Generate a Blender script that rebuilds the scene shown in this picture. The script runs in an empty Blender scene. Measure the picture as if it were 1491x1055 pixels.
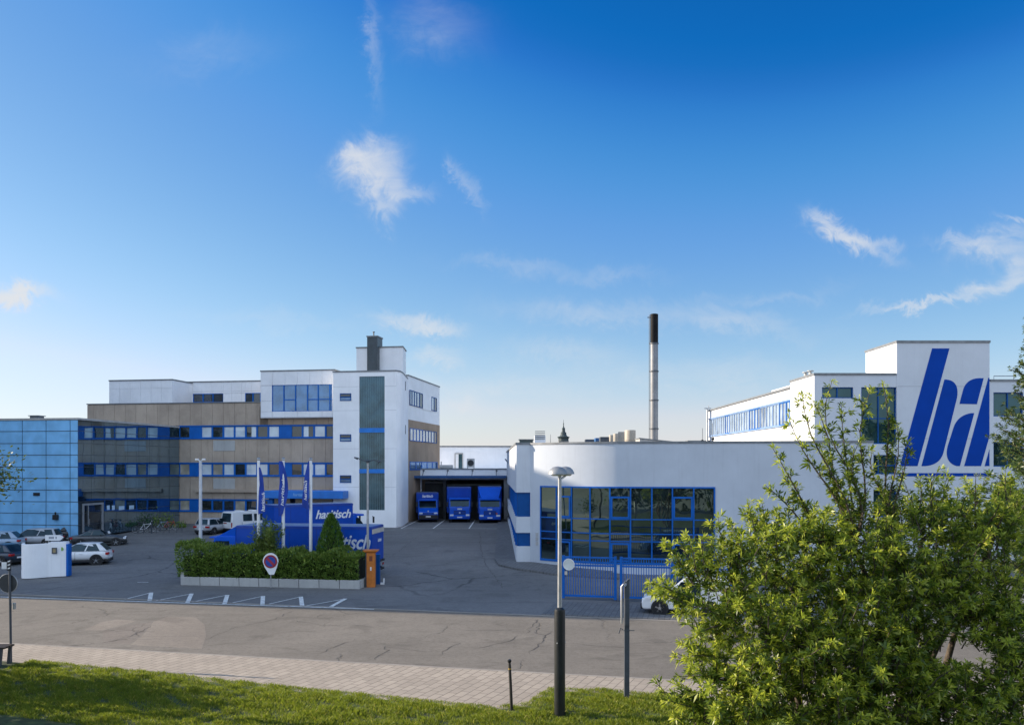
import bpy, bmesh, math, random
import numpy as np
from mathutils import Vector, Matrix

random.seed(11)
rng = np.random.default_rng(11)
SC = bpy.context.scene
COL = SC.collection
R = math.radians

# ------------------------------------------------------------------ camera, world, sun, exposure
F, CX, HY, CH = 1250.0, 745.5, 678.0, 7.0        # focal length, centre, horizon row, eye height
cam_d = bpy.data.cameras.new("camera")
cam = bpy.data.objects.new("camera", cam_d)
COL.objects.link(cam)
cam.location = (0, 0, CH)
cam.rotation_euler = (R(90), 0, 0)
cam_d.sensor_fit = 'HORIZONTAL'
cam_d.sensor_width = 36
cam_d.lens = 36 * F / 1491
cam_d.shift_y = (HY - 527.5) / 1491
cam_d.clip_start = 0.1
cam_d.clip_end = 20000
SC.camera = cam

SUN_A, SUN_E = R(11.5), R(20)                  # how far behind the facades, and how high, the sun stands on the left
SKY_STRENGTH, SUN_STRENGTH, EXPOSURE = 0.096, 5.0, 0.86
SC.view_settings.view_transform = 'Standard'
SC.view_settings.look = 'None'
SC.view_settings.gamma = 1
SC.view_settings.exposure = EXPOSURE
SC.cycles.max_bounces = 7
SC.cycles.diffuse_bounces = 3
SC.cycles.glossy_bounces = 4
SC.cycles.transmission_bounces = 4
SC.cycles.transparent_max_bounces = 6
SC.cycles.use_denoising = True
SC.cycles.sample_clamp_indirect = 6

sun_d = bpy.data.lights.new("sun", 'SUN')
sun_d.energy = SUN_STRENGTH
sun_d.angle = R(0.5)
sun_d.color = (1.0, 0.86, 0.68)
sun = bpy.data.objects.new("sun", sun_d)
COL.objects.link(sun)
to_sun = Vector((-math.cos(SUN_A) * math.cos(SUN_E), math.sin(SUN_A) * math.cos(SUN_E), math.sin(SUN_E)))
sun.rotation_euler = to_sun.to_track_quat('Z', 'Y').to_euler()

W = bpy.data.worlds.new("World")
SC.world = W
W.use_nodes = True
nt = W.node_tree
nt.nodes.clear()


class NT:
    """Short hand for building node trees."""
    def __init__(s, tree): s.t = tree
    def n(s, kind, **kw):
        x = s.t.nodes.new(kind)
        for k, v in kw.items():
            if k.startswith('i_'):
                x.inputs[k[2:].replace('_', ' ')].default_value = v
            else:
                setattr(x, k, v)
        return x
    def l(s, a, b): s.t.links.new(a, b)
    def put(s, x, sock):
        if isinstance(x, (int, float)): sock.default_value = x
        else: s.l(x, sock)
    def m(s, op, a, b=0.0, c=None, clamp=False):
        x = s.n('ShaderNodeMath', operation=op, use_clamp=clamp)
        s.put(a, x.inputs[0]); s.put(b, x.inputs[1])
        if c is not None: s.put(c, x.inputs[2])
        return x.outputs[0]
    def mix(s, fac, a, b, mode='MIX'):
        x = s.n('ShaderNodeMix', data_type='RGBA', blend_type=mode)
        s.put(fac, x.inputs[0])
        for v, k in ((a, 6), (b, 7)):
            if isinstance(v, tuple): x.inputs[k].default_value = v if len(v) == 4 else (*v, 1)
            else: s.l(v, x.inputs[k])
        return x.outputs[2]
    def ramp(s, fac, lo, hi):
        x = s.n('ShaderNodeMapRange', interpolation_type='SMOOTHSTEP')
        s.put(fac, x.inputs[0]); x.inputs[1].default_value = lo; x.inputs[2].default_value = hi
        return x.outputs[0]


g = NT(nt)
sky = g.n('ShaderNodeTexSky', sky_type='NISHITA', sun_disc=False)
sky.sun_elevation = SUN_E
sky.sun_rotation = R(270) + SUN_A
sky.altitude = 200
sky.air_density = 1.0
sky.dust_density = 0.3
sky.ozone_density = 6.0
pre = g.n('ShaderNodeVectorMath', operation='SCALE'); pre.inputs['Scale'].default_value = 0.174
g.l(sky.outputs[0], pre.inputs[0])
cur = g.n('ShaderNodeRGBCurve')                  # the deeper blue of the photograph's sky
cur.mapping.extend = 'EXTRAPOLATED'
for ch_, pts_ in ((0, ((0.06, 0.0), (0.1, 0.006), (0.150, 0.125), (0.423, 0.66), (1.0, 1.05))), (1, ((0.0, 0.0), (0.12, 0.07), (0.23, 0.156), (0.255, 0.225), (0.29, 0.30), (0.345, 0.365), (0.685, 0.74), (1.0, 0.94))), (2, ((0.0, 0.0), (0.5, 0.52), (0.545, 0.63), (0.6, 0.70), (0.667, 0.755), (0.76, 0.785), (1.0, 0.93)))):
    c_ = cur.mapping.curves[ch_]
    c_.points[0].location = pts_[0]; c_.points[-1].location = pts_[-1]
    for p_ in pts_[1:-1]: c_.points.new(*p_)
    for p_ in c_.points: p_.handle_type = 'VECTOR' if ch_ == 0 else 'AUTO'
cur.mapping.update()
g.l(pre.outputs[0], cur.inputs['Color'])
hsv = g.n('ShaderNodeVectorMath', operation='SCALE'); hsv.inputs['Scale'].default_value = 1 / 0.174
g.l(cur.outputs[0], hsv.inputs[0])
tc = g.n('ShaderNodeTexCoord')
sep = g.n('ShaderNodeSeparateXYZ')
g.l(tc.outputs['Generated'], sep.inputs[0])
ysafe = g.m('MAXIMUM', sep.outputs[1], 0.05)
cu = g.m('DIVIDE', sep.outputs[0], ysafe)        # gnomonic direction: clouds stand far off to the north
cv = g.m('DIVIDE', sep.outputs[2], ysafe)
front = g.ramp(sep.outputs[1], 0.05, 0.3)
comb = g.n('ShaderNodeCombineXYZ')
g.l(cu, comb.inputs[0]); g.l(cv, comb.inputs[1])
nz1 = g.n('ShaderNodeTexNoise', i_Scale=9.0, i_Detail=9.0, i_Roughness=0.62, i_Distortion=0.9)
nz2 = g.n('ShaderNodeTexNoise', i_Scale=34.0, i_Detail=8.0, i_Roughness=0.68, i_Distortion=1.6)
g.l(comb.outputs[0], nz1.inputs['Vector']); g.l(comb.outputs[0], nz2.inputs['Vector'])
warp = g.m('MULTIPLY', g.m('SUBTRACT', nz1.outputs[0], 0.5), 0.075)
warp2 = g.m('MULTIPLY', g.m('SUBTRACT', nz2.outputs[0], 0.5), 0.03)
wu = g.m('ADD', cu, g.m('ADD', warp, warp2))
wv = g.m('SUBTRACT', cv, g.m('SUBTRACT', warp, warp2))
CLOUDS = [  # column, row of the middle, half sizes, tilt in degrees, thickness
    (538, 240, 34, 22, -20, 1.25), (560, 270, 24, 30, 25, 1.1), (592, 284, 34, 9, 4, .5), (566, 312, 13, 18, 0, .6), (515, 232, 16, 8, -30, .5),
    (682, 270, 9, 30, -30, .26), (538, 60, 10, 75, -3, .22), (632, 40, 60, 40, 10, .16), (300, 80, 90, 26, -10, .08),
    (10, 426, 46, 14, 6, 2.6), (38, 432, 24, 7, 4, 1.0), (606, 468, 54, 11, 9, .95), (636, 480, 34, 8, 10, .5), (632, 516, 36, 11, 0, .5), (672, 582, 22, 11, 0, .6),
    (1244, 354, 42, 11, 22, 1.3), (1206, 326, 26, 11, 34, .7), (1290, 352, 14, 7, -40, .4), (1448, 356, 50, 15, -14, .55), (1390, 352, 40, 8, 10, .3), (1340, 442, 70, 6, -8, .75), (1440, 412, 44, 9, -24, .9), (1476, 382, 26, 14, -40, .7), (1482, 318, 22, 7, 10, .5),
    (850, 452, 110, 16, 0, .26), (1060, 470, 120, 16, 4, .28), (760, 388, 85, 10, 3, .16), (870, 402, 80, 9, 0, .15), (980, 540, 190, 20, 0, .26), (820, 508, 80, 16, 0, .28), (1120, 430, 90, 9, -6, .16), (700, 560, 150, 14, 2, .25), (420, 470, 120, 12, 3, .1),
]
total = None
for (x, y, a, b, deg, th) in CLOUDS:
    u0, v0 = (x - CX) / F, (HY - y) / F
    du, dv = g.m('SUBTRACT', wu, u0), g.m('SUBTRACT', wv, v0)
    c, s_ = math.cos(R(-deg)), math.sin(R(-deg))
    p = g.m('ADD', g.m('MULTIPLY', du, c * F / a), g.m('MULTIPLY', dv, s_ * F / a))
    q = g.m('ADD', g.m('MULTIPLY', du, -s_ * F / b), g.m('MULTIPLY', dv, c * F / b))
    r2 = g.m('ADD', g.m('MULTIPLY', p, p), g.m('MULTIPLY', q, q))
    w = g.m('MULTIPLY', g.m('EXPONENT', g.m('MULTIPLY', r2, -1.1)), th)
    total = w if total is None else g.m('ADD', total, w)
mpc = g.n('ShaderNodeMapping'); mpc.inputs['Rotation'].default_value = (0, 0, R(-35)); mpc.inputs['Scale'].default_value = (9, 30, 1)
g.l(comb.outputs[0], mpc.inputs[0])
nz4 = g.n('ShaderNodeTexNoise', i_Scale=1.0, i_Detail=8.0, i_Roughness=0.62, i_Distortion=1.2)
g.l(mpc.outputs[0], nz4.inputs['Vector'])
grain = g.m('ADD', g.m('ADD', g.m('MULTIPLY', nz2.outputs[0], 0.55), g.m('MULTIPLY', nz1.outputs[0], 0.6)), g.m('MULTIPLY', nz4.outputs[0], 0.7))
dens = g.m('MULTIPLY', total, g.m('MULTIPLY', g.m('SUBTRACT', grain, 0.52), 1.75))
cover = g.m('MULTIPLY', g.m('SUBTRACT', 1.0, g.m('EXPONENT', g.m('MULTIPLY', g.m('MAXIMUM', dens, 0.0), -1.35))), front)
cloudcol = g.mix(cover, hsv.outputs[0], (4.4, 4.5, 4.65, 1))
# a bank of unseen cloud added in the southern sky to brighten shaded walls
nz3 = g.n('ShaderNodeTexNoise', i_Scale=2.6, i_Detail=7.0, i_Roughness=0.6, i_Distortion=0.5)
g.l(tc.outputs['Generated'], nz3.inputs['Vector'])
south = g.m('SUBTRACT', 1.0, g.ramp(sep.outputs[1], -0.25, 0.12))
fill_bank = g.m('MULTIPLY', g.m('MULTIPLY', g.ramp(nz3.outputs[0], 0.33, 0.55), 0.8), g.m('MULTIPLY', south, g.ramp(sep.outputs[2], 0.0, 0.25)))
cloudcol = g.mix(fill_bank, cloudcol, (7.2, 8.7, 11.0, 1))
bg = g.n('ShaderNodeBackground')
g.l(cloudcol, bg.inputs[0])
bg.inputs[1].default_value = SKY_STRENGTH
wo = g.n('ShaderNodeOutputWorld')
g.l(bg.outputs[0], wo.inputs[0])

# ------------------------------------------------------------------ measuring helpers
def gp(px, py, z=0.0):
    """The ground point of height z that stands at this column and row of the photograph."""
    Y = (CH - z) * F / (py - HY)
    return Vector(((px - CX) / F * Y, Y, z))

def at(px, py, Y):
    return Vector(((px - CX) / F * Y, Y, CH - (py - HY) * Y / F))

SA = R(13)                                       # the street runs 13 degrees off the picture plane
SD = Vector((math.cos(SA), -math.sin(SA)))       # along the street
SN = Vector((math.sin(SA), math.cos(SA)))        # across it, away from the camera
S0 = Vector((-11.9, 43.2))                       # a point on its far edge

def street_d(x, y): return (Vector((x, y)) - S0).dot(SN)
def on_street(s, d): p = S0 + SD * s + SN * d; return p.x, p.y
def gz(x, y):
    """Height of the yard: level at the street, rising to the loading bays."""
    t = min(1, max(0, (street_d(x, y) - 8) / 29))
    k = 1 - min(1, max(0, (x - 1.5) / 6.5))
    return 1.1 * t * k

# ------------------------------------------------------------------ mesh helpers
class MB:
    def __init__(s): s.v, s.f, s.m = [], [], []
    def add(s, vs, fs, mi=0):
        o = len(s.v)
        s.v += [tuple(v) for v in vs]
        s.f += [tuple(i + o for i in f) for f in fs]
        s.m += [mi] * len(fs)
        return s
    def box(s, x0, y0, z0, x1, y1, z1, mi=0):
        x0, x1 = sorted((x0, x1)); y0, y1 = sorted((y0, y1)); z0, z1 = sorted((z0, z1))
        return s.add([(x0, y0, z0), (x1, y0, z0), (x1, y1, z0), (x0, y1, z0), (x0, y0, z1), (x1, y0, z1), (x1, y1, z1), (x0, y1, z1)],
                     [(0, 3, 2, 1), (4, 5, 6, 7), (0, 1, 5, 4), (1, 2, 6, 5), (2, 3, 7, 6), (3, 0, 4, 7)], mi)
    def ext(s, pts, vec, mi=0, flip=False):
        """A flat polygon swept along vec."""
        n = len(pts); vec = Vector(vec)
        a = [Vector(p) for p in pts]
        vs = a + [p + vec for p in a]
        fs = [tuple(range(n))[::-1], tuple(range(n, 2 * n))] + [(i, (i + 1) % n, n + (i + 1) % n, n + i) for i in range(n)]
        return s.add(vs, fs, mi)
    def prism(s, pts, z0, z1, mi=0): return s.ext([(x, y, z0) for x, y in pts], (0, 0, z1 - z0), mi)
    def xz(s, pts, y0, y1, mi=0): return s.ext([(x, y0, z) for x, z in pts], (0, y1 - y0, 0), mi)
    def face(s, pts, mi=0): return s.add(pts, [tuple(range(len(pts)))], mi)
    def cyl(s, p0, p1, r0, r1=None, n=12, mi=0, caps=True):
        r1 = r0 if r1 is None else r1
        p0, p1 = Vector(p0), Vector(p1)
        d = (p1 - p0).normalized()
        a = d.orthogonal().normalized(); b = d.cross(a)
        vs = []
        for p, r in ((p0, r0), (p1, r1)):
            for i in range(n):
                t = 2 * math.pi * i / n
                vs.append(p + (a * math.cos(t) + b * math.sin(t)) * r)
        fs = [(i, (i + 1) % n, n + (i + 1) % n, n + i) for i in range(n)]
        if caps: fs += [tuple(range(n))[::-1], tuple(range(n, 2 * n))]
        return s.add(vs, fs, mi)
    def tube(s, pts, rads, n=6, mi=0):
        pts = [Vector(p) for p in pts]
        if not hasattr(rads, '__len__'): rads = [rads] * len(pts)
        vs = []; prev = None
        for k, p in enumerate(pts):
            d = (pts[min(k + 1, len(pts) - 1)] - pts[max(k - 1, 0)]).normalized()
            a = d.orthogonal().normalized() if prev is None else (prev - d * prev.dot(d)).normalized()
            prev = a; b = d.cross(a)
            for i in range(n):
                t = 2 * math.pi * i / n
                vs.append(p + (a * math.cos(t) + b * math.sin(t)) * rads[k])
        fs = []
        for k in range(len(pts) - 1):
            for i in range(n):
                j = (i + 1) % n
                fs.append((k * n + i, k * n + j, (k + 1) * n + j, (k + 1) * n + i))
        fs += [tuple(range(n))[::-1], tuple(range((len(pts) - 1) * n, len(pts) * n))]
        return s.add(vs, fs, mi)
    def lathe(s, prof, c=(0, 0, 0), n=20, mi=0, axis='z'):
        vs = []
        for r, h in prof:
            for i in range(n):
                t = 2 * math.pi * i / n
                if axis == 'z': vs.append((c[0] + r * math.cos(t), c[1] + r * math.sin(t), c[2] + h))
                else: vs.append((c[0] + r * math.cos(t), c[1] + h, c[2] + r * math.sin(t)))
        fs = []
        for k in range(len(prof) - 1):
            for i in range(n):
                j = (i + 1) % n
                fs.append((k * n + i, k * n + j, (k + 1) * n + j, (k + 1) * n + i))
        fs += [tuple(range(n))[::-1], tuple(range((len(prof) - 1) * n, len(prof) * n))]
        return s.add(vs, fs, mi)
    def torus(s, c, rad, r, n=20, k=6, mi=0):
        """A ring in the local xz plane."""
        vs = []
        for i in range(n):
            t = 2 * math.pi * i / n
            for j in range(k):
                q = 2 * math.pi * j / k
                rr = rad + r * math.cos(q)
                vs.append((c[0] + rr * math.cos(t), c[1] + r * math.sin(q), c[2] + rr * math.sin(t)))
        fs = [(i * k + j, ((i + 1) % n) * k + j, ((i + 1) % n) * k + (j + 1) % k, i * k + (j + 1) % k) for i in range(n) for j in range(k)]
        return s.add(vs, fs, mi)
    def build(s, name, mats, parent=None, smooth=0, bevel=0, recalc=True, loc=None, rotz=None, subsurf=0):
        me = bpy.data.meshes.new(name)
        me.from_pydata(s.v, [], s.f)
        if not isinstance(mats, (list, tuple)): mats = [mats]
        for m_ in mats: me.materials.append(m_)
        if len(mats) > 1: me.polygons.foreach_set('material_index', s.m)
        if recalc:
            bm = bmesh.new(); bm.from_mesh(me)
            bmesh.ops.recalc_face_normals(bm, faces=bm.faces[:])
            bm.to_mesh(me); bm.free()
        if smooth:
            me.shade_smooth()
            me.set_sharp_from_angle(angle=R(smooth))
        me.update()
        o = bpy.data.objects.new(name, me)
        COL.objects.link(o)
        if parent: o.parent = parent
        if loc is not None: o.location = loc
        if rotz is not None: o.rotation_euler = (0, 0, rotz)
        if bevel:
            b = o.modifiers.new('bevel', 'BEVEL'); b.width = bevel; b.segments = 2; b.limit_method = 'ANGLE'; b.angle_limit = R(35)
        if subsurf:
            b = o.modifiers.new('subsurf', 'SUBSURF'); b.levels = subsurf; b.render_levels = subsurf
        return o

def tag(o, label, cat, group=None):
    o['label'] = label; o['category'] = cat
    if group: o['group'] = group
    return o

def thing(name, label, cat, loc=(0, 0, 0), rotz=0, group=None):
    o = bpy.data.objects.new(name, None)
    COL.objects.link(o)
    o.location = loc; o.rotation_euler = (0, 0, rotz)
    o.empty_display_size = 0.3
    return tag(o, label, cat, group)

def structure(o):
    o['kind'] = 'structure'
    return o

def dup(root, loc, rotz=None, label=None):
    r = root.copy(); COL.objects.link(r); r.location = loc
    if rotz is not None: r.rotation_euler = (0, 0, rotz)
    if label: r['label'] = label
    for ch in list(root.children):
        c = ch.copy(); COL.objects.link(c); c.parent = r
        for gch in list(ch.children):
            d = gch.copy(); COL.objects.link(d); d.parent = c
    return r

def raw_mesh(name, verts, quads, mat, parent=None, tris=None):
    """A large leaf or blade mesh straight from arrays."""
    me = bpy.data.meshes.new(name)
    verts = np.asarray(verts, dtype=np.float32).reshape(-1, 3)
    faces = np.asarray(quads, dtype=np.int32)
    k = faces.shape[1]
    me.vertices.add(len(verts)); me.vertices.foreach_set('co', verts.ravel())
    me.loops.add(faces.size); me.loops.foreach_set('vertex_index', faces.ravel())
    me.polygons.add(len(faces))
    me.polygons.foreach_set('loop_start', np.arange(0, faces.size, k, dtype=np.int32))
    me.update(calc_edges=True); me.validate()
    me.materials.append(mat)
    o = bpy.data.objects.new(name, me)
    COL.objects.link(o)
    if parent: o.parent = parent
    return o

# ------------------------------------------------------------------ materials
def new_mat(name):
    m = bpy.data.materials.new(name); m.use_nodes = True
    t = m.node_tree; t.nodes.clear()
    k = NT(t)
    out = k.n('ShaderNodeOutputMaterial')
    p = k.n('ShaderNodeBsdfPrincipled')
    k.l(p.outputs[0], out.inputs[0])
    return m, k, p, out

def paint(name, rgb, rough=0.5, var=0.12, scale=1.5, metal=0.0, spec=0.5, bump=0.0, bscale=60, grime=0.0, coat=0.0):
    m, k, p, out = new_mat(name)
    tcn = k.n('ShaderNodeTexCoord')
    n1 = k.n('ShaderNodeTexNoise', i_Scale=scale, i_Detail=7.0, i_Roughness=0.65)
    k.l(tcn.outputs['Object'], n1.inputs['Vector'])
    lo = tuple(c * (1 - var) for c in rgb); hi = tuple(min(1, c * (1 + var)) for c in rgb)
    col = k.mix(k.ramp(n1.outputs[0], 0.3, 0.7), lo, hi)
    if grime:                                    # rain streaks running down the surface
        mp = k.n('ShaderNodeMapping'); mp.inputs['Scale'].default_value = (2.2, 2.2, 0.12)
        k.l(tcn.outputs['Object'], mp.inputs[0])
        n2 = k.n('ShaderNodeTexNoise', i_Scale=2.0, i_Detail=6.0, i_Roughness=0.7)
        k.l(mp.outputs[0], n2.inputs['Vector'])
        col = k.mix(k.m('MULTIPLY', k.ramp(n2.outputs[0], 0.5, 0.78), grime), col, tuple(c * 0.55 for c in rgb))
    k.l(col, p.inputs['Base Color'])
    p.inputs['Roughness'].default_value = rough
    p.inputs['Metallic'].default_value = metal
    p.inputs['Specular IOR Level'].default_value = spec
    p.inputs['Coat Weight'].default_value = coat
    p.inputs['Coat Roughness'].default_value = 0.08
    if bump:
        n3 = k.n('ShaderNodeTexNoise', i_Scale=bscale, i_Detail=4.0)
        k.l(tcn.outputs['Object'], n3.inputs['Vector'])
        b = k.n('ShaderNodeBump', i_Strength=bump, i_Distance=0.02)
        k.l(n3.outputs[0], b.inputs['Height']); k.l(b.outputs[0], p.inputs['Normal'])
    return m

def glass(name, dark, mirror=(0.9, 0.95, 1.0), base=0.12, rough=0.015, wob=0.02, wscale=0.35, var=0.5):
    """Window glass over a dark room: some of the sky and street mirrored, more at a glancing angle."""
    m = bpy.data.materials.new(name); m.use_nodes = True
    t = m.node_tree; t.nodes.clear(); k = NT(t)
    out = k.n('ShaderNodeOutputMaterial')
    tcn = k.n('ShaderNodeTexCoord')
    n1 = k.n('ShaderNodeTexNoise', i_Scale=0.8, i_Detail=3.0)
    k.l(tcn.outputs['Object'], n1.inputs['Vector'])
    d = k.n('ShaderNodeBsdfDiffuse')
    k.l(k.mix(k.ramp(n1.outputs[0], .3, .7), tuple(c * (1 - var) for c in dark), tuple(c * (1 + var) for c in dark)), d.inputs[0])
    gl = k.n('ShaderNodeBsdfGlossy'); gl.inputs[0].default_value = (*mirror, 1); gl.inputs['Roughness'].default_value = rough
    n2 = k.n('ShaderNodeTexNoise', i_Scale=wscale, i_Detail=1.5)
    k.l(tcn.outputs['Object'], n2.inputs['Vector'])
    b = k.n('ShaderNodeBump', i_Strength=wob, i_Distance=1.0)
    k.l(n2.outputs[0], b.inputs['Height']); k.l(b.outputs[0], gl.inputs['Normal'])
    fr = k.n('ShaderNodeFresnel'); fr.inputs[0].default_value = 1.52
    fac = k.m('ADD', k.m('MULTIPLY', fr.outputs[0], 1 - base), base, clamp=True)
    mx = k.n('ShaderNodeMixShader')
    k.l(fac, mx.inputs[0]); k.l(d.outputs[0], mx.inputs[1]); k.l(gl.outputs[0], mx.inputs[2])
    k.l(mx.outputs[0], out.inputs[0])
    return m

def leaf(name, dark, light, tip, rough=0.42, trans=0.35):
    m = bpy.data.materials.new(name); m.use_nodes = True
    t = m.node_tree; t.nodes.clear(); k = NT(t)
    out = k.n('ShaderNodeOutputMaterial')
    ge = k.n('ShaderNodeNewGeometry')
    tcn = k.n('ShaderNodeTexCoord')
    n1 = k.n('ShaderNodeTexNoise', i_Scale=1.6, i_Detail=3.0)
    k.l(tcn.outputs['Object'], n1.inputs['Vector'])
    rnd = ge.outputs['Random Per Island']
    c1 = k.mix(k.m('ADD', k.m('MULTIPLY', rnd, 0.7), k.m('MULTIPLY', n1.outputs[0], 0.35), clamp=True), dark, light)
    c2 = k.mix(k.ramp(rnd, 0.86, 1.0), c1, tip)
    p = k.n('ShaderNodeBsdfPrincipled'); p.inputs['Roughness'].default_value = rough
    p.inputs['Specular IOR Level'].default_value = 0.35
    k.l(c2, p.inputs['Base Color'])
    tr = k.n('ShaderNodeBsdfTranslucent')
    k.l(k.mix(0.5, c2, tuple(min(1, c * 1.7) for c in light)), tr.inputs[0])
    mx = k.n('ShaderNodeMixShader'); mx.inputs[0].default_value = trans
    k.l(p.outputs[0], mx.inputs[1]); k.l(tr.outputs[0], mx.inputs[2]); k.l(mx.outputs[0], out.inputs[0])
    return m

def asphalt(name, c1, c2, crack=0.6, cscale=0.16, spots=0.35):
    m, k, p, out = new_mat(name)
    tcn = k.n('ShaderNodeTexCoord'); V = tcn.outputs['Object']
    big = k.n('ShaderNodeTexNoise', i_Scale=0.11, i_Detail=6.0, i_Roughness=0.6, i_Distortion=0.6)
    mid = k.n('ShaderNodeTexNoise', i_Scale=1.3, i_Detail=8.0, i_Roughness=0.7)
    fine = k.n('ShaderNodeTexNoise', i_Scale=28.0, i_Detail=6.0, i_Roughness=0.8)
    for x in (big, mid, fine): k.l(V, x.inputs['Vector'])
    f = k.m('ADD', k.m('MULTIPLY', big.outputs[0], 0.55), k.m('ADD', k.m('MULTIPLY', mid.outputs[0], 0.3), k.m('MULTIPLY', fine.outputs[0], 0.35)))
    col = k.mix(k.ramp(f, 0.42, 0.78), c1, c2)
    sp = k.n('ShaderNodeTexNoise', i_Scale=0.45, i_Detail=5.0, i_Roughness=0.55, i_Distortion=1.0); k.l(V, sp.inputs['Vector'])
    col = k.mix(k.m('MULTIPLY', k.ramp(sp.outputs[0], 0.55, 0.66), 0.38), col, tuple(c * 0.6 for c in c1))
    # long wear streaks along the wheel tracks
    mp = k.n('ShaderNodeMapping'); mp.inputs['Rotation'].default_value = (0, 0, SA); mp.inputs['Scale'].default_value = (0.03, 0.9, 1)
    k.l(V, mp.inputs[0])
    st = k.n('ShaderNodeTexNoise', i_Scale=1.0, i_Detail=5.0, i_Roughness=0.6)
    k.l(mp.outputs[0], st.inputs['Vector'])
    col = k.mix(k.m('MULTIPLY', k.ramp(st.outputs[0], 0.5, 0.72), spots), col, tuple(c * 0.66 for c in c1))
    # open grain and pale chippings
    gr = k.n('ShaderNodeTexNoise', i_Scale=5.5, i_Detail=9.0, i_Roughness=0.85); k.l(V, gr.inputs['Vector'])
    col = k.mix(k.m('MULTIPLY', k.ramp(gr.outputs[0], 0.45, 0.68), 0.62), col, tuple(c * 0.55 for c in c1))
    col = k.mix(k.m('MULTIPLY', k.ramp(fine.outputs[0], 0.58, 0.75), 0.5), col, tuple(min(1, c * 1.5) for c in c2))
    # cracks
    wn = k.n('ShaderNodeTexNoise', i_Scale=0.7, i_Detail=6.0, i_Roughness=0.65); k.l(V, wn.inputs['Vector'])
    wv_ = k.n('ShaderNodeVectorMath', operation='MULTIPLY_ADD')
    k.l(wn.outputs['Color'], wv_.inputs[0]); wv_.inputs[1].default_value = (1.5, 1.5, 0); k.l(V, wv_.inputs[2])
    vo = k.n('ShaderNodeTexVoronoi', feature='DISTANCE_TO_EDGE'); vo.inputs['Scale'].default_value = cscale
    k.l(wv_.outputs[0], vo.inputs['Vector'])
    wn2 = k.n('ShaderNodeTexNoise', i_Scale=0.13, i_Detail=2.0); k.l(V, wn2.inputs['Vector'])
    line = k.m('MULTIPLY', k.m('SUBTRACT', 1.0, k.ramp(vo.outputs['Distance'], 0.001, 0.010)), k.ramp(wn2.outputs[0], 0.42, 0.58))
    col = k.mix(k.m('MULTIPLY', line, crack), col, (0.012, 0.012, 0.013))
    k.l(col, p.inputs['Base Color'])
    p.inputs['Roughness'].default_value = 0.88
    p.inputs['Specular IOR Level'].default_value = 0.3
    b = k.n('ShaderNodeBump', i_Strength=0.45, i_Distance=0.02)
    k.l(k.m('SUBTRACT', k.m('ADD', fine.outputs[0], mid.outputs[0]), k.m('MULTIPLY', line, 1.5)), b.inputs['Height']); k.l(b.outputs[0], p.inputs['Normal'])
    return m

def pavers(name, c1, c2, mortar, bw, bh, rot, msize=0.012):
    m, k, p, out = new_mat(name)
    tcn = k.n('ShaderNodeTexCoord')
    wn = k.n('ShaderNodeTexNoise', i_Scale=0.9, i_Detail=4.0); k.l(tcn.outputs['Object'], wn.inputs['Vector'])
    wv_ = k.n('ShaderNodeVectorMath', operation='MULTIPLY_ADD')
    k.l(wn.outputs['Color'], wv_.inputs[0]); wv_.inputs[1].default_value = (0.09, 0.09, 0); k.l(tcn.outputs['Object'], wv_.inputs[2])
    mp = k.n('ShaderNodeMapping'); mp.inputs['Rotation'].default_value = (0, 0, rot)
    k.l(wv_.outputs[0], mp.inputs[0])
    br = k.n('ShaderNodeTexBrick'); br.offset = 0.5
    k.l(mp.outputs[0], br.inputs['Vector'])
    br.inputs['Scale'].default_value = 1.0
    br.inputs['Color1'].default_value = (*c1, 1); br.inputs['Color2'].default_value = (*c2, 1); br.inputs['Mortar'].default_value = (*mortar, 1)
    br.inputs['Mortar Size'].default_value = msize; br.inputs['Mortar Smooth'].default_value = 0.2
    br.inputs['Brick Width'].default_value = bw; br.inputs['Row Height'].default_value = bh
    n1 = k.n('ShaderNodeTexNoise', i_Scale=0.5, i_Detail=7.0, i_Roughness=0.7); k.l(tcn.outputs['Object'], n1.inputs['Vector'])
    n2 = k.n('ShaderNodeTexNoise', i_Scale=25.0, i_Detail=5.0, i_Roughness=0.8); k.l(tcn.outputs['Object'], n2.inputs['Vector'])
    col = k.mix(k.m('MULTIPLY', k.ramp(n1.outputs[0], 0.4, 0.75), 0.45), br.outputs[0], tuple(c * 0.62 for c in c1))
    col = k.mix(k.m('MULTIPLY', k.ramp(n2.outputs[0], 0.35, 0.75), 0.3), col, tuple(c * 0.6 for c in c1))
    k.l(col, p.inputs['Base Color']); p.inputs['Roughness'].default_value = 0.85
    b = k.n('ShaderNodeBump', i_Strength=0.8, i_Distance=0.012)
    k.l(k.m('SUBTRACT', k.m('MULTIPLY', n2.outputs[0], 0.4), br.outputs['Fac']), b.inputs['Height']); k.l(b.outputs[0], p.inputs['Normal'])
    return m

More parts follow.
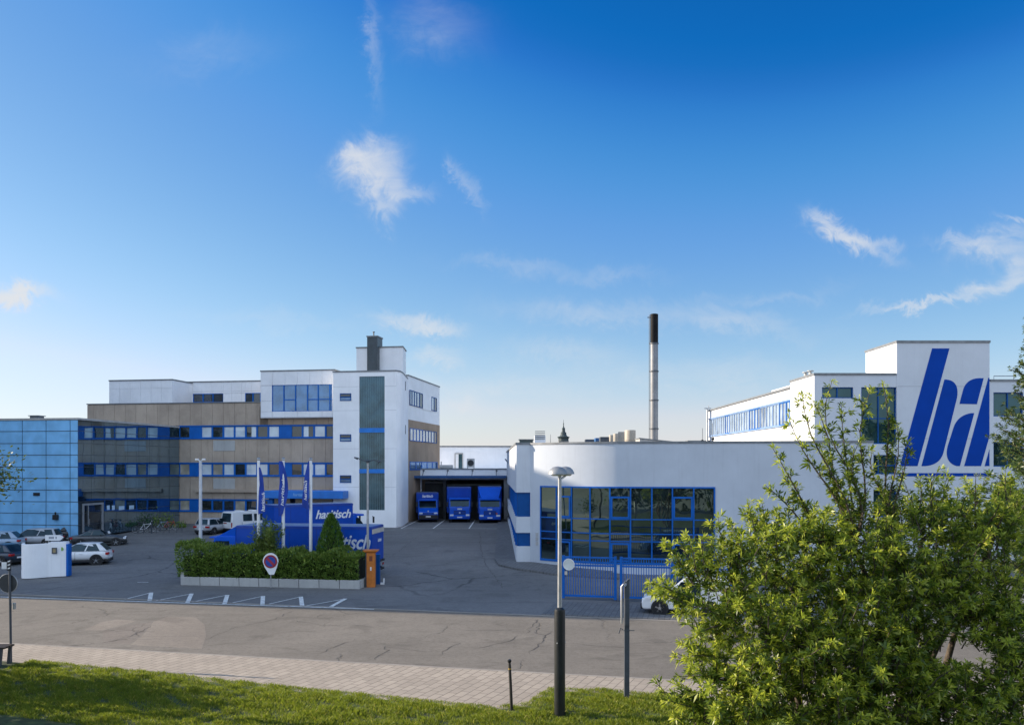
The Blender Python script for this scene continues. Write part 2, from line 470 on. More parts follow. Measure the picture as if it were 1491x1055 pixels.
def concrete(name, c1, c2, speck):
    m, k, p, out = new_mat(name)
    tcn = k.n('ShaderNodeTexCoord'); V = tcn.outputs['Object']
    n1 = k.n('ShaderNodeTexNoise', i_Scale=0.35, i_Detail=6.0, i_Roughness=0.65)
    n2 = k.n('ShaderNodeTexNoise', i_Scale=7.0, i_Detail=6.0, i_Roughness=0.8)
    k.l(V, n1.inputs['Vector']); k.l(V, n2.inputs['Vector'])
    mp = k.n('ShaderNodeMapping'); mp.inputs['Scale'].default_value = (1.3, 1.3, 0.1); k.l(V, mp.inputs[0])
    n3 = k.n('ShaderNodeTexNoise', i_Scale=2.0, i_Detail=6.0, i_Roughness=0.7); k.l(mp.outputs[0], n3.inputs['Vector'])
    ge = k.n('ShaderNodeNewGeometry')
    col = k.mix(k.ramp(n1.outputs[0], 0.35, 0.68), c1, c2)
    col = k.mix(k.m('MULTIPLY', ge.outputs['Random Per Island'], 0.22), col, tuple(c * 1.45 for c in c2))
    col = k.mix(k.m('MULTIPLY', k.ramp(n2.outputs[0], 0.52, 0.75), 0.55), col, speck)
    col = k.mix(k.m('MULTIPLY', k.ramp(n3.outputs[0], 0.5, 0.75), 0.4), col, tuple(c * 0.6 for c in c1))
    k.l(col, p.inputs['Base Color']); p.inputs['Roughness'].default_value = 0.9
    b = k.n('ShaderNodeBump', i_Strength=0.5, i_Distance=0.02); k.l(n2.outputs[0], b.inputs['Height']); k.l(b.outputs[0], p.inputs['Normal'])
    return m

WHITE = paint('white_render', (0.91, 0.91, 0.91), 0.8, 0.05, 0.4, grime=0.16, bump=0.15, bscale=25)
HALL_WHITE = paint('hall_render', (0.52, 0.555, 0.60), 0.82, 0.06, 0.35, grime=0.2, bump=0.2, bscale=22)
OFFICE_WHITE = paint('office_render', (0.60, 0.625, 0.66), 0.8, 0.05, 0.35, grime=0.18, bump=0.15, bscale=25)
WHITE_PANEL = paint('white_metal_panel', (0.80, 0.81, 0.83), 0.38, 0.06, 0.5, grime=0.15)
BLUE = paint('blue_frame', (0.005, 0.115, 0.44), 0.45, 0.12, 1.0, spec=0.25)
BLUE_DK = paint('dark_blue_frame', (0.004, 0.07, 0.25), 0.5, 0.15, 1.0, spec=0.2)
LOGO = paint('logo_blue', (0.001, 0.05, 0.33), 0.7, 0.06, 0.6, spec=0.12)
TRUCK = paint('truck_blue', (0.003, 0.062, 0.40), 0.4, 0.1, 0.8, spec=0.25, coat=0.08)
TRUCK_LT = paint('truck_bright_blue', (0.004, 0.10, 0.60), 0.38, 0.1, 0.8, spec=0.25, coat=0.1)
COPING = paint('grey_coping', (0.20, 0.21, 0.22), 0.5, 0.2, 2.0, metal=0.3)
COPING_LT = paint('pale_coping', (0.42, 0.41, 0.39), 0.55, 0.15, 2.0)
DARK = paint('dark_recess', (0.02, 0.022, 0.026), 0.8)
GREYCONC = concrete('exposed_concrete', (0.345, 0.275, 0.215), (0.47, 0.38, 0.295), (0.16, 0.145, 0.128))
BROWNCONC = concrete('brown_concrete', (0.30, 0.215, 0.145), (0.38, 0.275, 0.19), (0.18, 0.135, 0.095))
PALECONC = concrete('pale_concrete', (0.36, 0.36, 0.35), (0.44, 0.44, 0.42), (0.26, 0.26, 0.25))
G_DARK = glass('dark_window_glass', (0.022, 0.028, 0.034), base=0.06)
G_BLIND = glass('window_with_blind', (0.62, 0.70, 0.75), base=0.05, var=0.12)
G_CURTAIN = glass('window_with_curtain', (0.42, 0.38, 0.30), base=0.05, var=0.3)
G_SKY = glass('sky_tinted_glass', (0.045, 0.12, 0.24), mirror=(0.5, 0.68, 0.95), base=0.22)  # blue pane colour stands in for the reflected sky
G_ANNEX = glass('mirrored_annex_glass', (0.012, 0.03, 0.05), mirror=(0.6, 0.8, 0.95), base=0.46, rough=0.01, wob=0.012)
G_PANEL = glass('sky_tinted_panel', (0.24, 0.55, 0.88), mirror=(0.45, 0.75, 1.0), base=0.08, rough=0.2, wob=0.03, var=0.12)  # sky reflection put into the panels' diffuse blue
G_STAIR = glass('profiled_stair_glass', (0.035, 0.075, 0.09), mirror=(0.5, 0.66, 0.78), base=0.1, rough=0.15, wob=0.03, wscale=0.8, var=0.5)
G_HALL = glass('hall_window_glass', (0.014, 0.022, 0.024), mirror=(0.72, 0.95, 0.88), base=0.15, wob=0.012, wscale=0.5)
G_BRIGHT = glass('bright_side_glass', (0.3, 0.36, 0.42), base=0.3, var=0.3)
G_CAR = glass('car_glass', (0.016, 0.03, 0.038), mirror=(0.32, 0.46, 0.54), base=0.04)
STEEL = paint('galvanised_steel', (0.42, 0.43, 0.44), 0.42, 0.15, 3.0, metal=0.75)
STEEL_DK = paint('dark_grey_steel', (0.06, 0.07, 0.085), 0.5, 0.2, 3.0)
WHITEPAINT = paint('white_paint', (0.80, 0.80, 0.80), 0.45, 0.05)
RUBBER = paint('tyre_rubber', (0.012, 0.012, 0.013), 0.8)
BLACK = paint('black_plastic', (0.014, 0.015, 0.017), 0.5)
ALLOY = paint('alloy_rim', (0.5, 0.51, 0.53), 0.3, 0.1, metal=0.8)
LAMP = paint('lamp_lens', (0.72, 0.76, 0.80), 0.12, 0.05)
RED = paint('tail_lamp_red', (0.35, 0.012, 0.012), 0.2)
ORANGE = paint('orange_enamel', (0.55, 0.17, 0.025), 0.45, 0.15, 3.0, grime=0.3)
BARK = paint('bark', (0.075, 0.058, 0.042), 0.9, 0.4, 9.0, bump=0.8, bscale=30)
MARK = paint('road_paint', (0.66, 0.66, 0.63), 0.7, 0.3, 5.0)
ASPHALT = asphalt('yard_asphalt', (0.135, 0.133, 0.13), (0.215, 0.211, 0.205), crack=0.5, cscale=0.09)
STREET = asphalt('street_asphalt', (0.142, 0.127, 0.106), (0.220, 0.196, 0.164), crack=0.55, cscale=0.2, spots=0.3)
PATCH = asphalt('asphalt_patch', (0.185, 0.158, 0.130), (0.27, 0.234, 0.192), crack=0.3)
PAVING = pavers('concrete_pavers', (0.40, 0.338, 0.268), (0.325, 0.274, 0.217), (0.10, 0.083, 0.065), 0.60, 0.30, -R(67))
PAVING_GREY = pavers('grey_pavers', (0.17, 0.17, 0.17), (0.13, 0.13, 0.13), (0.05, 0.05, 0.05), 0.5, 0.25, -R(77))
SOIL = paint('turf_soil', (0.03, 0.048, 0.010), 0.95, 0.5, 3.0, bump=0.6, bscale=20)
FAR_LAND = paint('far_land', (0.17, 0.16, 0.12), 0.95, 0.3, 0.02)
KERBSTONE = concrete('kerb_concrete', (0.24, 0.215, 0.185), (0.32, 0.285, 0.245), (0.15, 0.135, 0.12))

def text_mesh(body, size, bold=0.0, shear=0.0, depth=0.01, spacing=1.0):
    c = bpy.data.curves.new('txt', 'FONT')
    c.body = body; c.size = size; c.shear = shear; c.extrude = depth; c.offset = bold; c.space_character = spacing
    c.align_x = 'CENTER'; c.align_y = 'CENTER'; c.resolution_u = 3
    o = bpy.data.objects.new('txt', c); COL.objects.link(o)
    dg = bpy.context.evaluated_depsgraph_get(); dg.update()
    me = bpy.data.meshes.new_from_object(o.evaluated_get(dg))
    bpy.data.objects.remove(o); bpy.data.curves.remove(c)
    return me

def lettering(body, size, mat, parent, loc, rot, width=None, bold=0.0, shear=0.3, spacing=0.95, name='lettering'):
    """Raised letters; rot is the Euler that turns the flat text up onto its surface."""
    me = text_mesh(body, size, bold, shear, 0.006, spacing)
    me.name = name
    if width:
        xs = [v.co.x for v in me.vertices]
        f = width / (max(xs) - min(xs))
        for v in me.vertices: v.co.x *= f
    me.materials.clear(); me.materials.append(mat)
    o = bpy.data.objects.new(name, me); COL.objects.link(o)
    o.parent = parent; o.location = loc; o.rotation_euler = rot
    return o

# ================================================================== ground, street, paving
def grid_sheet(name, xs, ys, zf, mat):
    v = [(x, y, zf(x, y)) for y in ys for x in xs]
    n = len(xs)
    f = [(j * n + i, j * n + i + 1, (j + 1) * n + i + 1, (j + 1) * n + i) for j in range(len(ys) - 1) for i in range(n - 1)]
    return MB().add(v, f).build(name, mat, recalc=False, smooth=60)

structure(grid_sheet('ground', [-6000, -90, 90, 6000], [-400, -30, 125, 9000], lambda x, y: -0.35, FAR_LAND))
structure(grid_sheet('yard', list(np.linspace(-90, 90, 91)), list(np.linspace(-30, 125, 78)), gz, ASPHALT))

def strip(name, d0, d1, z0, z1, mat, s0=-75, s1=85, n=40):
    mb = MB()
    a, b = [on_street(s0 + (s1 - s0) * i / n, d0) for i in range(n + 1)], [on_street(s0 + (s1 - s0) * i / n, d1) for i in range(n + 1)]
    if z0 == z1:
        vs = [(x, y, z1) for x, y in a] + [(x, y, z1) for x, y in b]
        mb.add(vs, [(i, i + 1, n + 2 + i, n + 1 + i) for i in range(n)])
        return structure(mb.build(name, mat, recalc=False))
    mb.prism([a[0], a[-1], b[-1], b[0]], z0, z1)
    return structure(mb.build(name, mat, bevel=0.015))

NEAR = -11.2                                     # the near kerb
strip('street', NEAR, 0, 0.004, 0.004, STREET)
strip('gutter_strip', 0.0, 0.16, -0.05, 0.022, KERBSTONE)
strip('kerb', NEAR - 0.14, NEAR, -0.05, 0.11, KERBSTONE)
strip('sidewalk', NEAR - 30, NEAR - 0.14, 0.1, 0.1, PAVING)

def mark(name, pairs, w, z=0.009):
    mb = MB()
    for (a, b) in pairs:
        a, b = gp(*a), gp(*b)
        d = (b - a).xy.normalized(); nrm = Vector((-d.y, d.x)) * w / 2
        mb.face([(a.x - nrm.x, a.y - nrm.y, z), (b.x - nrm.x, b.y - nrm.y, z), (b.x + nrm.x, b.y + nrm.y, z), (a.x + nrm.x, a.y + nrm.y, z)])
        z += 0.0008
    return structure(mb.build(name, MARK, recalc=False))

mark('kerb_line_marking', [((0, 868.5), (150, 873.5)), ((151, 873.5), (300, 878.5)), ((301, 878.5), (420, 882.3)), ((421, 882.3), (545, 886.5))], 0.16)
ZZ = [((182, 872), (220, 862.5), (218, 874)), ((228, 874), (279, 864), (273, 877)), ((280, 876), (331, 866), (327, 879)),
      ((335, 878), (383, 867.5), (382, 881)), ((392, 879), (438, 868.5), (440, 882)), ((444, 882), (503, 871.5), (482, 883))]
mark('zigzag_marking', [(a, b) for a, b, c in ZZ], 0.10, 0.012)
mark('zigzag_bar_marking', [(b, c) for a, b, c in ZZ], 0.22, 0.018)

def ground_patch(name, pts, mat, z):
    mb = MB(); mb.face([(gp(*p).x, gp(*p).y, z) for p in pts])
    return structure(mb.build(name, mat, recalc=False))
ground_patch('asphalt_patch', [(122, 917), (148, 905), (170, 901.5), (200, 903), (186, 908), (150, 917)], PATCH, 0.0055)
ground_patch('asphalt_patch', [(190, 938.5), (208, 924), (224, 904), (245, 897), (285, 898.5), (298, 909), (300, 925), (294, 944)], PATCH, 0.0065)
ground_patch('asphalt_patch', [(150, 918), (188, 909), (222, 905), (206, 923), (188, 937.5), (150, 934.5)], asphalt('dark_patch', (0.155, 0.134, 0.112), (0.22, 0.19, 0.16)), 0.0048)

CRACK = paint('crack_tar', (0.06, 0.053, 0.046), 0.9, 0.3, 4.0)
rc = random.Random(5)
def crack(pts, z0=0.0, w=.04):
    P_ = []
    for a_, b_ in zip(pts, pts[1:]):
        p, q = Vg0(*a_), Vg0(*b_); n = max(2, int((q - p).length / .35))
        for i in range(n):
            v = p.lerp(q, i / n); P_.append(v + Vector((rc.gauss(0, .06), rc.gauss(0, .06), 0)))
    mb = MB(); vs = []
    for i, p in enumerate(P_):
        d = (P_[min(i + 1, len(P_) - 1)] - P_[max(i - 1, 0)]).xy.normalized(); k = w * rc.uniform(.25, 1) * (.3 if i in (0, len(P_) - 1) else 1) / 2
        for s in (-1, 1): x, y = p.x - d.y * k * s, p.y + d.x * k * s; vs.append((x, y, gz(x, y) + .0115))
    mb.add(vs, [(2 * i, 2 * i + 1, 2 * i + 3, 2 * i + 2) for i in range(len(P_) - 1)])
    return structure(mb.build('road_crack', CRACK, recalc=False))
def Vg0(px, py):
    z = 0.0
    for _ in range(8): p = gp(px, py, z); z = gz(p.x, p.y)
    return gp(px, py, z)
for pts in ([(300, 931), (318, 922), (345, 913), (392, 903), (432, 887)], [(463, 951), (500, 936), (527, 927)], [(545, 961), (566, 946), (560, 941), (600, 945), (632, 951)], [(636, 955), (665, 936), (668, 934)], [(690, 944), (722, 938), (748, 930), (758, 921)],
            [(764, 921), (783, 902), (792, 899)], [(150, 936), (192, 926), (224, 908)], [(430, 903), (470, 910), (520, 911), (578, 913)], [(398, 889), (440, 883)], [(660, 918), (740, 917), (760, 922)], [(770, 952), (790, 932), (803, 917)], [(830, 937), (880, 941), (960, 944)], [(460, 899), (474, 894), (470, 897)],
            [(566, 812), (590, 795), (614, 776)], [(699, 772), (700, 800), (707, 822), (735, 858)], [(610, 848), (690, 850), (728, 850)]): crack(pts)

def yard_line(pairs, name, w=0.13):
    mb = MB(); z = 0.012
    for a, b in pairs:
        n = 8; a = Vector(a); b = Vector(b); d = (b - a).normalized(); nr = Vector((-d.y, d.x)) * w / 2
        z += 0.001
        for i in range(n):
            p, q = a.lerp(b, i / n), a.lerp(b, (i + 1) / n)
            mb.face([(r.x, r.y, gz(r.x, r.y) + z) for r in (p - nr, q - nr, q + nr, p + nr)])
    return structure(mb.build(name, MARK, recalc=False))
bay = [gp(584, 769.5, 1.08).xy, gp(630.5, 769.5, 1.08).xy, gp(683, 769.5, 1.08).xy, gp(732, 769.5, 1.08).xy]
yard_line([(bay[0], bay[3])] + [(b, b + Vector((dx, 13.0))) for b, dx in zip(bay[:3], (0.25, 0.1, 0.0))], 'bay_marking')
yard_line([(gp(200, 847, 0.02).xy, gp(216, 847, .02).xy)], 'worn_marking', 0.12)
yard_line([(gp(219, 777, .6).xy, gp(231, 777.5, .6).xy)], 'worn_marking', 0.16)

# pavement in front of the gate and kerbed path round the hall
mb = MB()
sg = [(on_street(13.6, 0.16)), (on_street(40, 0.16)), (on_street(40, 3.9)), (on_street(13.6, 3.9))]
mb.prism(sg, -0.05, 0.07)
structure(mb.build('gate_pavement', PAVING_GREY, bevel=0.02))
def hall_y(x):
    """Plan of the hall's front: a bow at its left end, then straight."""
    x0, x1 = 1.25, 6.8
    if x >= x1: return 55.7 - (x - x1) * math.tan(R(8.2))
    n = 24; y = 55.7; h = (x1 - max(x, x0)) / n
    for i in range(n):
        t = (x1 - h * (i + .5) - x0) / (x1 - x0)
        y += h * math.tan(R(14 + (44 - 14) * (1 - t)))
    return y
path_out = [(-1.45, 92), (-1.35, 75), (-1.2, 60), (-0.9, 57.4), (0.3, 55.6), (2.6, 53.6), (6.5, 52.4)]
path_in = [(-0.1, 92), (0.0, 75), (0.28, 59.5), (0.3, 58.4), (1.2, 58.4), (3.0, hall_y(3) - .02), (6.5, hall_y(6.5) - .02)]
mb = MB()
for (a, b, c, d) in zip(path_out, path_out[1:], path_in[1:], path_in):
    n = 6
    for i in range(n):
        q = []
        for (p, r) in ((a, b), (d, c)):
            q += [Vector(p).lerp(Vector(r), i / n), Vector(p).lerp(Vector(r), (i + 1) / n)]
        vs = [(v.x, v.y, gz(v.x, v.y) + e) for e in (-0.1, 0.12) for v in (q[0], q[1], q[3], q[2])]
        mb.add(vs, [(4, 5, 6, 7), (0, 1, 5, 4)])
structure(mb.build('hall_path', PAVING_GREY))

# lawn
edge = [(-120, 985), (16, 963), (120, 973), (250, 986), (400, 1003), (560, 1018), (641, 1026), (722, 1033), (767, 1028), (800, 1006), (880, 1008), (1000, 1018), (1250, 1040), (1700, 1080)]
edge_w = [gp(x, y, 0.12) for x, y in edge]
edge_w[0] = Vector((-24, 31.8, 0))
mb = MB()
n = len(edge_w)
vs = [(p.x, p.y, 0.13) for p in edge_w] + [(p.x * 1.0, p.y - 1.2, 0.2) for p in edge_w] + [(p.x, 6, 0.25) for p in edge_w] + [(p.x, -12, 0.3) for p in edge_w]
fs = []
for r_ in range(3):
    fs += [(r_ * n + i, (r_ + 1) * n + i, (r_ + 1) * n + i + 1, r_ * n + i + 1) for i in range(n - 1)]
structure(mb.add(vs, fs).build('lawn', SOIL, recalc=False))
def lawn_edge(x):
    for a, b in zip(edge_w, edge_w[1:]):
        if a.x <= x <= b.x: return a.y + (b.y - a.y) * (x - a.x) / max(1e-6, b.x - a.x)
    return edge_w[-1].y

GRASS = leaf('grass_blades', (0.045, 0.085, 0.007), (0.22, 0.265, 0.02), (0.46, 0.38, 0.09), rough=0.6, trans=0.4)
def grass_field():
    pts = []
    N = 260000
    X = rng.uniform(-17, 9, N); 
    E = np.interp(X, [p.x for p in edge_w], [p.y for p in edge_w])
    D = rng.uniform(-0.08, 1.0, N)
    back = np.minimum(5.5, E - 19.6)
    Y = E - D * back
    keep = (np.abs(X) < Y * 0.61 + .3)
    X, Y, E = X[keep], Y[keep], E[keep]
    cl = np.sin(X * 3.1 + 1.3 * np.sin(Y * 2.3)) * np.sin(Y * 2.7 + 1.7 * np.sin(X * 1.9)) + .5 * np.sin(X * 9 + Y * 7)
    keep = rng.uniform(-1.5, 1.2, len(X)) < cl + .45
    X, Y, E, cl = X[keep], Y[keep], E[keep], cl[keep]
    n = len(X)
    Hh = rng.uniform(0.05, 0.125, n) * (1 + .38 * cl) * np.where(E - Y < .3, .65, 1)
    a = rng.uniform(0, 2 * np.pi, n); w = rng.uniform(.006, .011, n)
    lean = rng.uniform(.15, .9, n) * Hh; b = rng.uniform(0, 2 * np.pi, n)
    z0 = np.interp(E - Y, [0, 1.2, 12], [.13, .2, .24]) - .01
    dx, dy = np.cos(a) * w, np.sin(a) * w
    lx, ly = np.cos(b) * lean, np.sin(b) * lean
    V = np.zeros((n, 4, 3))
    V[:, 0] = np.stack([X - dx, Y - dy, z0], 1); V[:, 1] = np.stack([X + dx, Y + dy, z0], 1)
    V[:, 2] = np.stack([X + lx * .45 + dx * .7, Y + ly * .45 + dy * .7, z0 + Hh * .65], 1)
    V[:, 3] = np.stack([X + lx, Y + ly, z0 + Hh], 1)
    q = np.arange(n * 4).reshape(n, 4)
    o = raw_mesh('grass', V.reshape(-1, 3), q, GRASS)
    o['kind'] = 'stuff'; o['label'] = 'short sunlit green lawn grass along the paved footpath'
grass_field()

# ================================================================== left office building
TH = R(9.3)
U = Vector((math.cos(TH), -math.sin(TH))); V_ = Vector((math.sin(TH), math.cos(TH)))
class Frame:
    """A building's own frame: u to the right along its front, v away from the street, z up from its base."""
    def __init__(s, ox, oy, zb, th=TH):
        s.o = Vector((ox, oy)); s.zb = zb; s.th = th
        s.U = Vector((math.cos(th), -math.sin(th))); s.V = Vector((math.sin(th), math.cos(th)))
    def u(s, px, v=0.0):
        k = (px - CX) / F; p = s.o + s.V * v
        return (k * p.y - p.x) / (s.U.x - k * s.U.y)
    def v(s, px, u=0.0):
        k = (px - CX) / F; p = s.o + s.U * u
        return (k * p.y - p.x) / (s.V.x - k * s.V.y)
    def z(s, py, u, v): return CH - (py - HY) * (s.o + s.U * u + s.V * v).y / F - s.zb
    def uz(s, px, py, v=0.0): u = s.u(px, v); return u, s.z(py, u, v)
    def vz(s, px, py, u=0.0): v = s.v(px, u); return v, s.z(py, u, v)
    def loc(s, px, Y):
        p = Vector(((px - CX) / F * Y, Y)) - s.o
        return p.dot(s.U), p.dot(s.V)
    def empty(s, name, label, cat): return thing(name, label, cat, (s.o.x, s.o.y, s.zb), -s.th)

A = Frame(-34.25, 88.2, 1.05)
ob = A.empty('office_building', 'long grey office block with blue window bands, white rooftop boxes and white stair tower', 'building')
uL, uR = A.u(127), A.u(486)
zT = A.z(585.5, 2, 0)
bands = [(A.z(t, 8, 0), A.z(b, 8, 0)) for t, b in ((618.5, 638.5), (673, 693.5), (726.5, 745.5))]
mb = MB(); mb.box(uL, .16, 0, uR, 14, zT - .05); mb.build('wall', GREYCONC, ob)
rows = [(bands[0][0], zT - .12), (bands[1][0], bands[0][1]), (bands[2][0], bands[1][1]), (0, bands[2][1])]
uW = A.u(261)
mod = (uR - uW) / 13.7
for ri, (a, b) in enumerate(rows):
    mb = MB()
    u = uW - 12 * mod
    while u < uR:
        u1 = min(u + mod, uR)
        if u1 > uL and u1 - u > .15:
            uu = max(u, uL)
            if not (A.u(378) < uu and ri == 0):
                mb.box(uu + .012, 0, a + .012, u1 - .012, .155, b - .012)
        u += mod
    mb.build('cladding', GREYCONC, ob)
mb = MB()
for k in range(7):
    a0, a1 = A.u(378) + k * mod, min(A.u(378) + (k + 1) * mod, uR)
    if a1 - a0 > .2: mb.box(a0 + .012, 0, bands[0][0] + .012, a1 - .012, .155, zT - .5)
mb.build('brown_cladding', BROWNCONC, ob)
mb = MB()
for (x0, x1, y0, y1) in ((310.5, 342, 641, 656), (310.5, 342, 696, 711.5)):
    a, za = A.uz(x0, y0, -.03); b, zb_ = A.uz(x1, y1, -.03)
    mb = MB(); mb.box(a, -.03, za, (a + b) / 2 - .01, -.004, zb_); mb.box((a + b) / 2 + .01, -.03, za, b, -.004, zb_)
    mb.build('repair_panel', PALECONC, ob)
mb = MB(); mb.box(uL - .05, -.06, zT - .1, A.u(380), .4, zT); mb.build('roof_edge', COPING, ob)
KIND = [list('DBLDLLHDLBDJLDH'), list('CBLCLDLLDBDLLDH'), list('CBDDDCDDBDDDDDD')]
def window(parent, x0, x1, z0, z1, y, kind, mat=BLUE, fw=.09, dep=.12):
    """A framed window; kind picks what shows behind its pane."""
    if kind == 'B':
        mb = MB(); mb.box(x0, y, z0, x1, y + dep, z1)
        return mb.build('spandrel_panel', mat, parent)
    mb = MB()
    mb.box(x0, y, z0, x0 + fw, y + dep, z1); mb.box(x1 - fw, y, z0, x1, y + dep, z1)
    mb.box(x0 + fw, y, z0, x1 - fw, y + dep, z0 + fw); mb.box(x0 + fw, y, z1 - fw, x1 - fw, y + dep, z1)
    w = mb.build('window', mat, parent)
    mats = [G_DARK, G_BLIND, G_CURTAIN, G_SKY, G_BRIGHT]
    yy = y + dep * .6
    m = (x0 + x1) / 2
    segs = {'D': [(x0, x1, 0)], 'L': [(x0, x1, 1)], 'C': [(x0, x1, 2)], 'H': [(x0, m, 0), (m, x1, 1)], 'J': [(x0, m, 1), (m, x1, 0)], 'S': [(x0, x1, 3)], 'W': [(x0, x1, 4)]}[kind]
    mb = MB()
    for (a, b, i) in segs: mb.add([(a, yy, z0 + .02), (b, yy, z0 + .02), (b, yy, z1 - .02), (a, yy, z1 - .02)], [(0, 1, 2, 3)], i)
    mb.build('pane', mats, w, recalc=False)
    return w
for bi, (zt, zb_) in enumerate(bands):
    mb = MB()
    mb.box(uW, -.07, zt - .09, uR, .16, zt); mb.box(uW, -.09, zb_, uR, .16, zb_ + .1)
    mb.build('window_rail', BLUE, ob)
    for k, kd in enumerate(KIND[bi]):
        a = uW + k * mod; b = min(a + mod, uR)
        if b - a < .3: continue
        window(ob, a, b, zb_ + .1, zt - .09, -.02, kd, fw=.085)
# low stepped beam over the ground-floor windows
a, za = A.uz(285, 711.5, -.15); b, zb_ = A.uz(486, 717, -.15)
mb = MB(); mb.box(a, -.3, za, b, -.005, zb_); mb.build('ledge', GREYCONC, ob)

def clad_box(name, fr, parent, u0, u1, v0, v1, z0, z1, cols, zrows, mat=WHITE_PANEL, holes=(), edge=COPING):
    """A box dressed in flush metal sheets on its front; holes are (u0, u1, z0, z1) left free for windows."""
    mb = MB(); mb.box(u0 + .02, v0 + (.3 if holes else .05), z0, u1 - .02, v1, z1 - .03)
    body = mb.build(name, DARK if holes else mat, parent)
    mb = MB()
    us = sorted(set([u0 + (u1 - u0) * i / cols for i in range(cols + 1)] + [h for q in holes for h in q[:2]]))
    zs = sorted(set(list(zrows) + [z0, z1] + [h for q in holes for h in q[2:]]))
    for a, b in zip(us, us[1:]):
        for c, d in zip(zs, zs[1:]):
            if b - a < .05 or d - c < .05: continue
            m = ((a + b) / 2, (c + d) / 2)
            if any(q[0] < m[0] < q[1] and q[2] < m[1] < q[3] for q in holes): continue
            mb.box(a + .008, v0, c + .008, b - .008, v0 + .045, d - .008)
    mb.build('sheet_cladding', mat, body)
    mb = MB(); mb.box(u1 - .018, v0, z0, u1, v1, z1 - .02); mb.box(u0, v0, z0, u0 + .018, v1, z1 - .02); mb.box(u0, v0 + .03, z0 - .06, u1, v1, z0 - .002)
    mb.build('side_cladding', mat, body)
    mb = MB(); mb.box(u0 - .05, v0 - .05, z1, u1 + .05, v1, z1 + .12); mb.build('roof_edge', edge, body)
    return body
# rooftop boxes
z1_ = A.z(553, 0, .3)
clad_box('penthouse', A, ob, A.u(159, .3), A.u(251, .3), .3, 9, zT, z1_, 6, [A.z(564.5, 0, .3)])
u0, z2_ = A.uz(262, 557, 4.2); 
h1 = (A.u(281, 4.2), A.u(325, 4.2), A.z(585, 3, 4.2), A.z(572.5, 3, 4.2)); h2 = (A.u(357, 4.2), A.u(379.5, 4.2), A.z(585, 8, 4.2), A.z(571.5, 8, 4.2))
pb = clad_box('penthouse', A, ob, A.u(251, 4.2) , A.u(381, 4.2), 4.2, 10, zT - .6, z2_, 9, [A.z(569, 5, 4.2)], holes=(h1, h2))
for h, ks in ((h1, 'DDD'), (h2, 'DD')):
    for i, kd in enumerate(ks):
        a = h[0] + (h[1] - h[0]) * i / len(ks); b = h[0] + (h[1] - h[0]) * (i + 1) / len(ks)
        window(ob, a, b, h[2], h[3], 4.2, kd, BLUE_DK if i == 2 else BLUE, .06)
a, z3 = A.uz(379.5, 541, -.45); b = A.u(487, -.45); z0_ = A.z(607, 12, -.45)
h3 = (A.u(396, -.45), A.u(483.5, -.45), A.z(598.5, 13, -.45), A.z(560, 13, -.45))
clad_box('penthouse', A, ob, a, b, -.45, 10, z0_, z3, 6, [A.z(561, 12, -.45), A.z(583, 12, -.45)], holes=(h3,))
edges = [396, 413, 430, 447.5, 463, 480, 483.5]
zm = A.z(581.5, 13, -.45)
for i, (x0, x1) in enumerate(zip(edges, edges[1:])):
    if i % 2 == 0 and i < 4:
        window(ob, A.u(x0, -.45), A.u(x1, -.45), h3[2], h3[3], -.43, 'S', BLUE, .05)
    else:
        window(ob, A.u(x0, -.45), A.u(x1, -.45), h3[2], zm, -.43, 'S', BLUE, .05)
        window(ob, A.u(x0, -.45), A.u(x1, -.45), zm, h3[3], -.43, 'S', BLUE, .05)

# stair tower: flat front, right side sweeping back
vT = -2.0
tB = (A.u(577, vT), vT)
tC = [A.loc(580.0, 82.7), A.loc(582.6, 83.0), A.loc(584.8, 83.6), A.loc(587, 84.7), A.loc(589.2, 86.2), A.loc(591.5, 88.2), A.loc(594.3, 90.4)]
tA = (A.u(485, vT), vT)
zt = A.z(541.5, 20, vT)
plan = [tA, tB] + tC + [(tC[-1][0] - .04, tC[-1][1] + .01), (tC[-1][0] - .04, 10), (tA[0], 10)]
sg0, sg1 = A.u(523, vT), A.u(560, vT)
zg1, zg0 = A.z(548, 20, vT), A.z(742, 20, vT)
mb = MB()
mb.prism([tA, (sg0, vT), (sg0, 10), (tA[0], 10)], 0, zt)
mb.prism([(sg0, vT + .25), (sg1, vT + .25), (sg1, 10), (sg0, 10)], 0.001, zt - .001)
mb.box(sg0, vT, zg1, sg1, vT + .25, zt); mb.box(sg0, vT, 0, sg1, vT + .25, zg0)
mb.prism([(sg1, vT), tB] + tC + [(sg1, tC[-1][1])], 0, zt)
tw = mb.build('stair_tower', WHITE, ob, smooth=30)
mb = MB(); mb.prism([(tA[0] - .04, vT - .04), (tB[0], vT - .04)] + [(p[0] + .04, p[1] - .04) for p in tC[:-1]] + [tC[-1], (tA[0] - .04, tC[-1][1])], zt, zt + .14); mb.build('roof_edge', COPING, tw)
mb = MB()
nf = 14
for i in range(nf):
    a = sg0 + (sg1 - sg0) * i / nf; b = sg0 + (sg1 - sg0) * (i + 1) / nf
    mb.box(a + .012, vT + .10, zg0, b - .012, vT + .18, zg1)
    mb.box(b - .012, vT + .085, zg0, b + .012 if i < nf - 1 else b, vT + .19, zg1, 1)
sgz = mb.build('stair_glazing', [G_STAIR, paint('glass_joint', (0.10, 0.2, 0.22), .4)], tw)
mb = MB()
for z_ in (3.9, 7.6, 11.3, 13.6): mb.box(tA[0] + .01, vT - .004, z_, sg0 - .01, vT - .001, z_ + .025); mb.box(sg1 + .01, vT - .004, z_, tB[0], vT - .001, z_ + .025)
mb.build('joint', paint('render_joint', (.5, .5, .52), .8), tw)
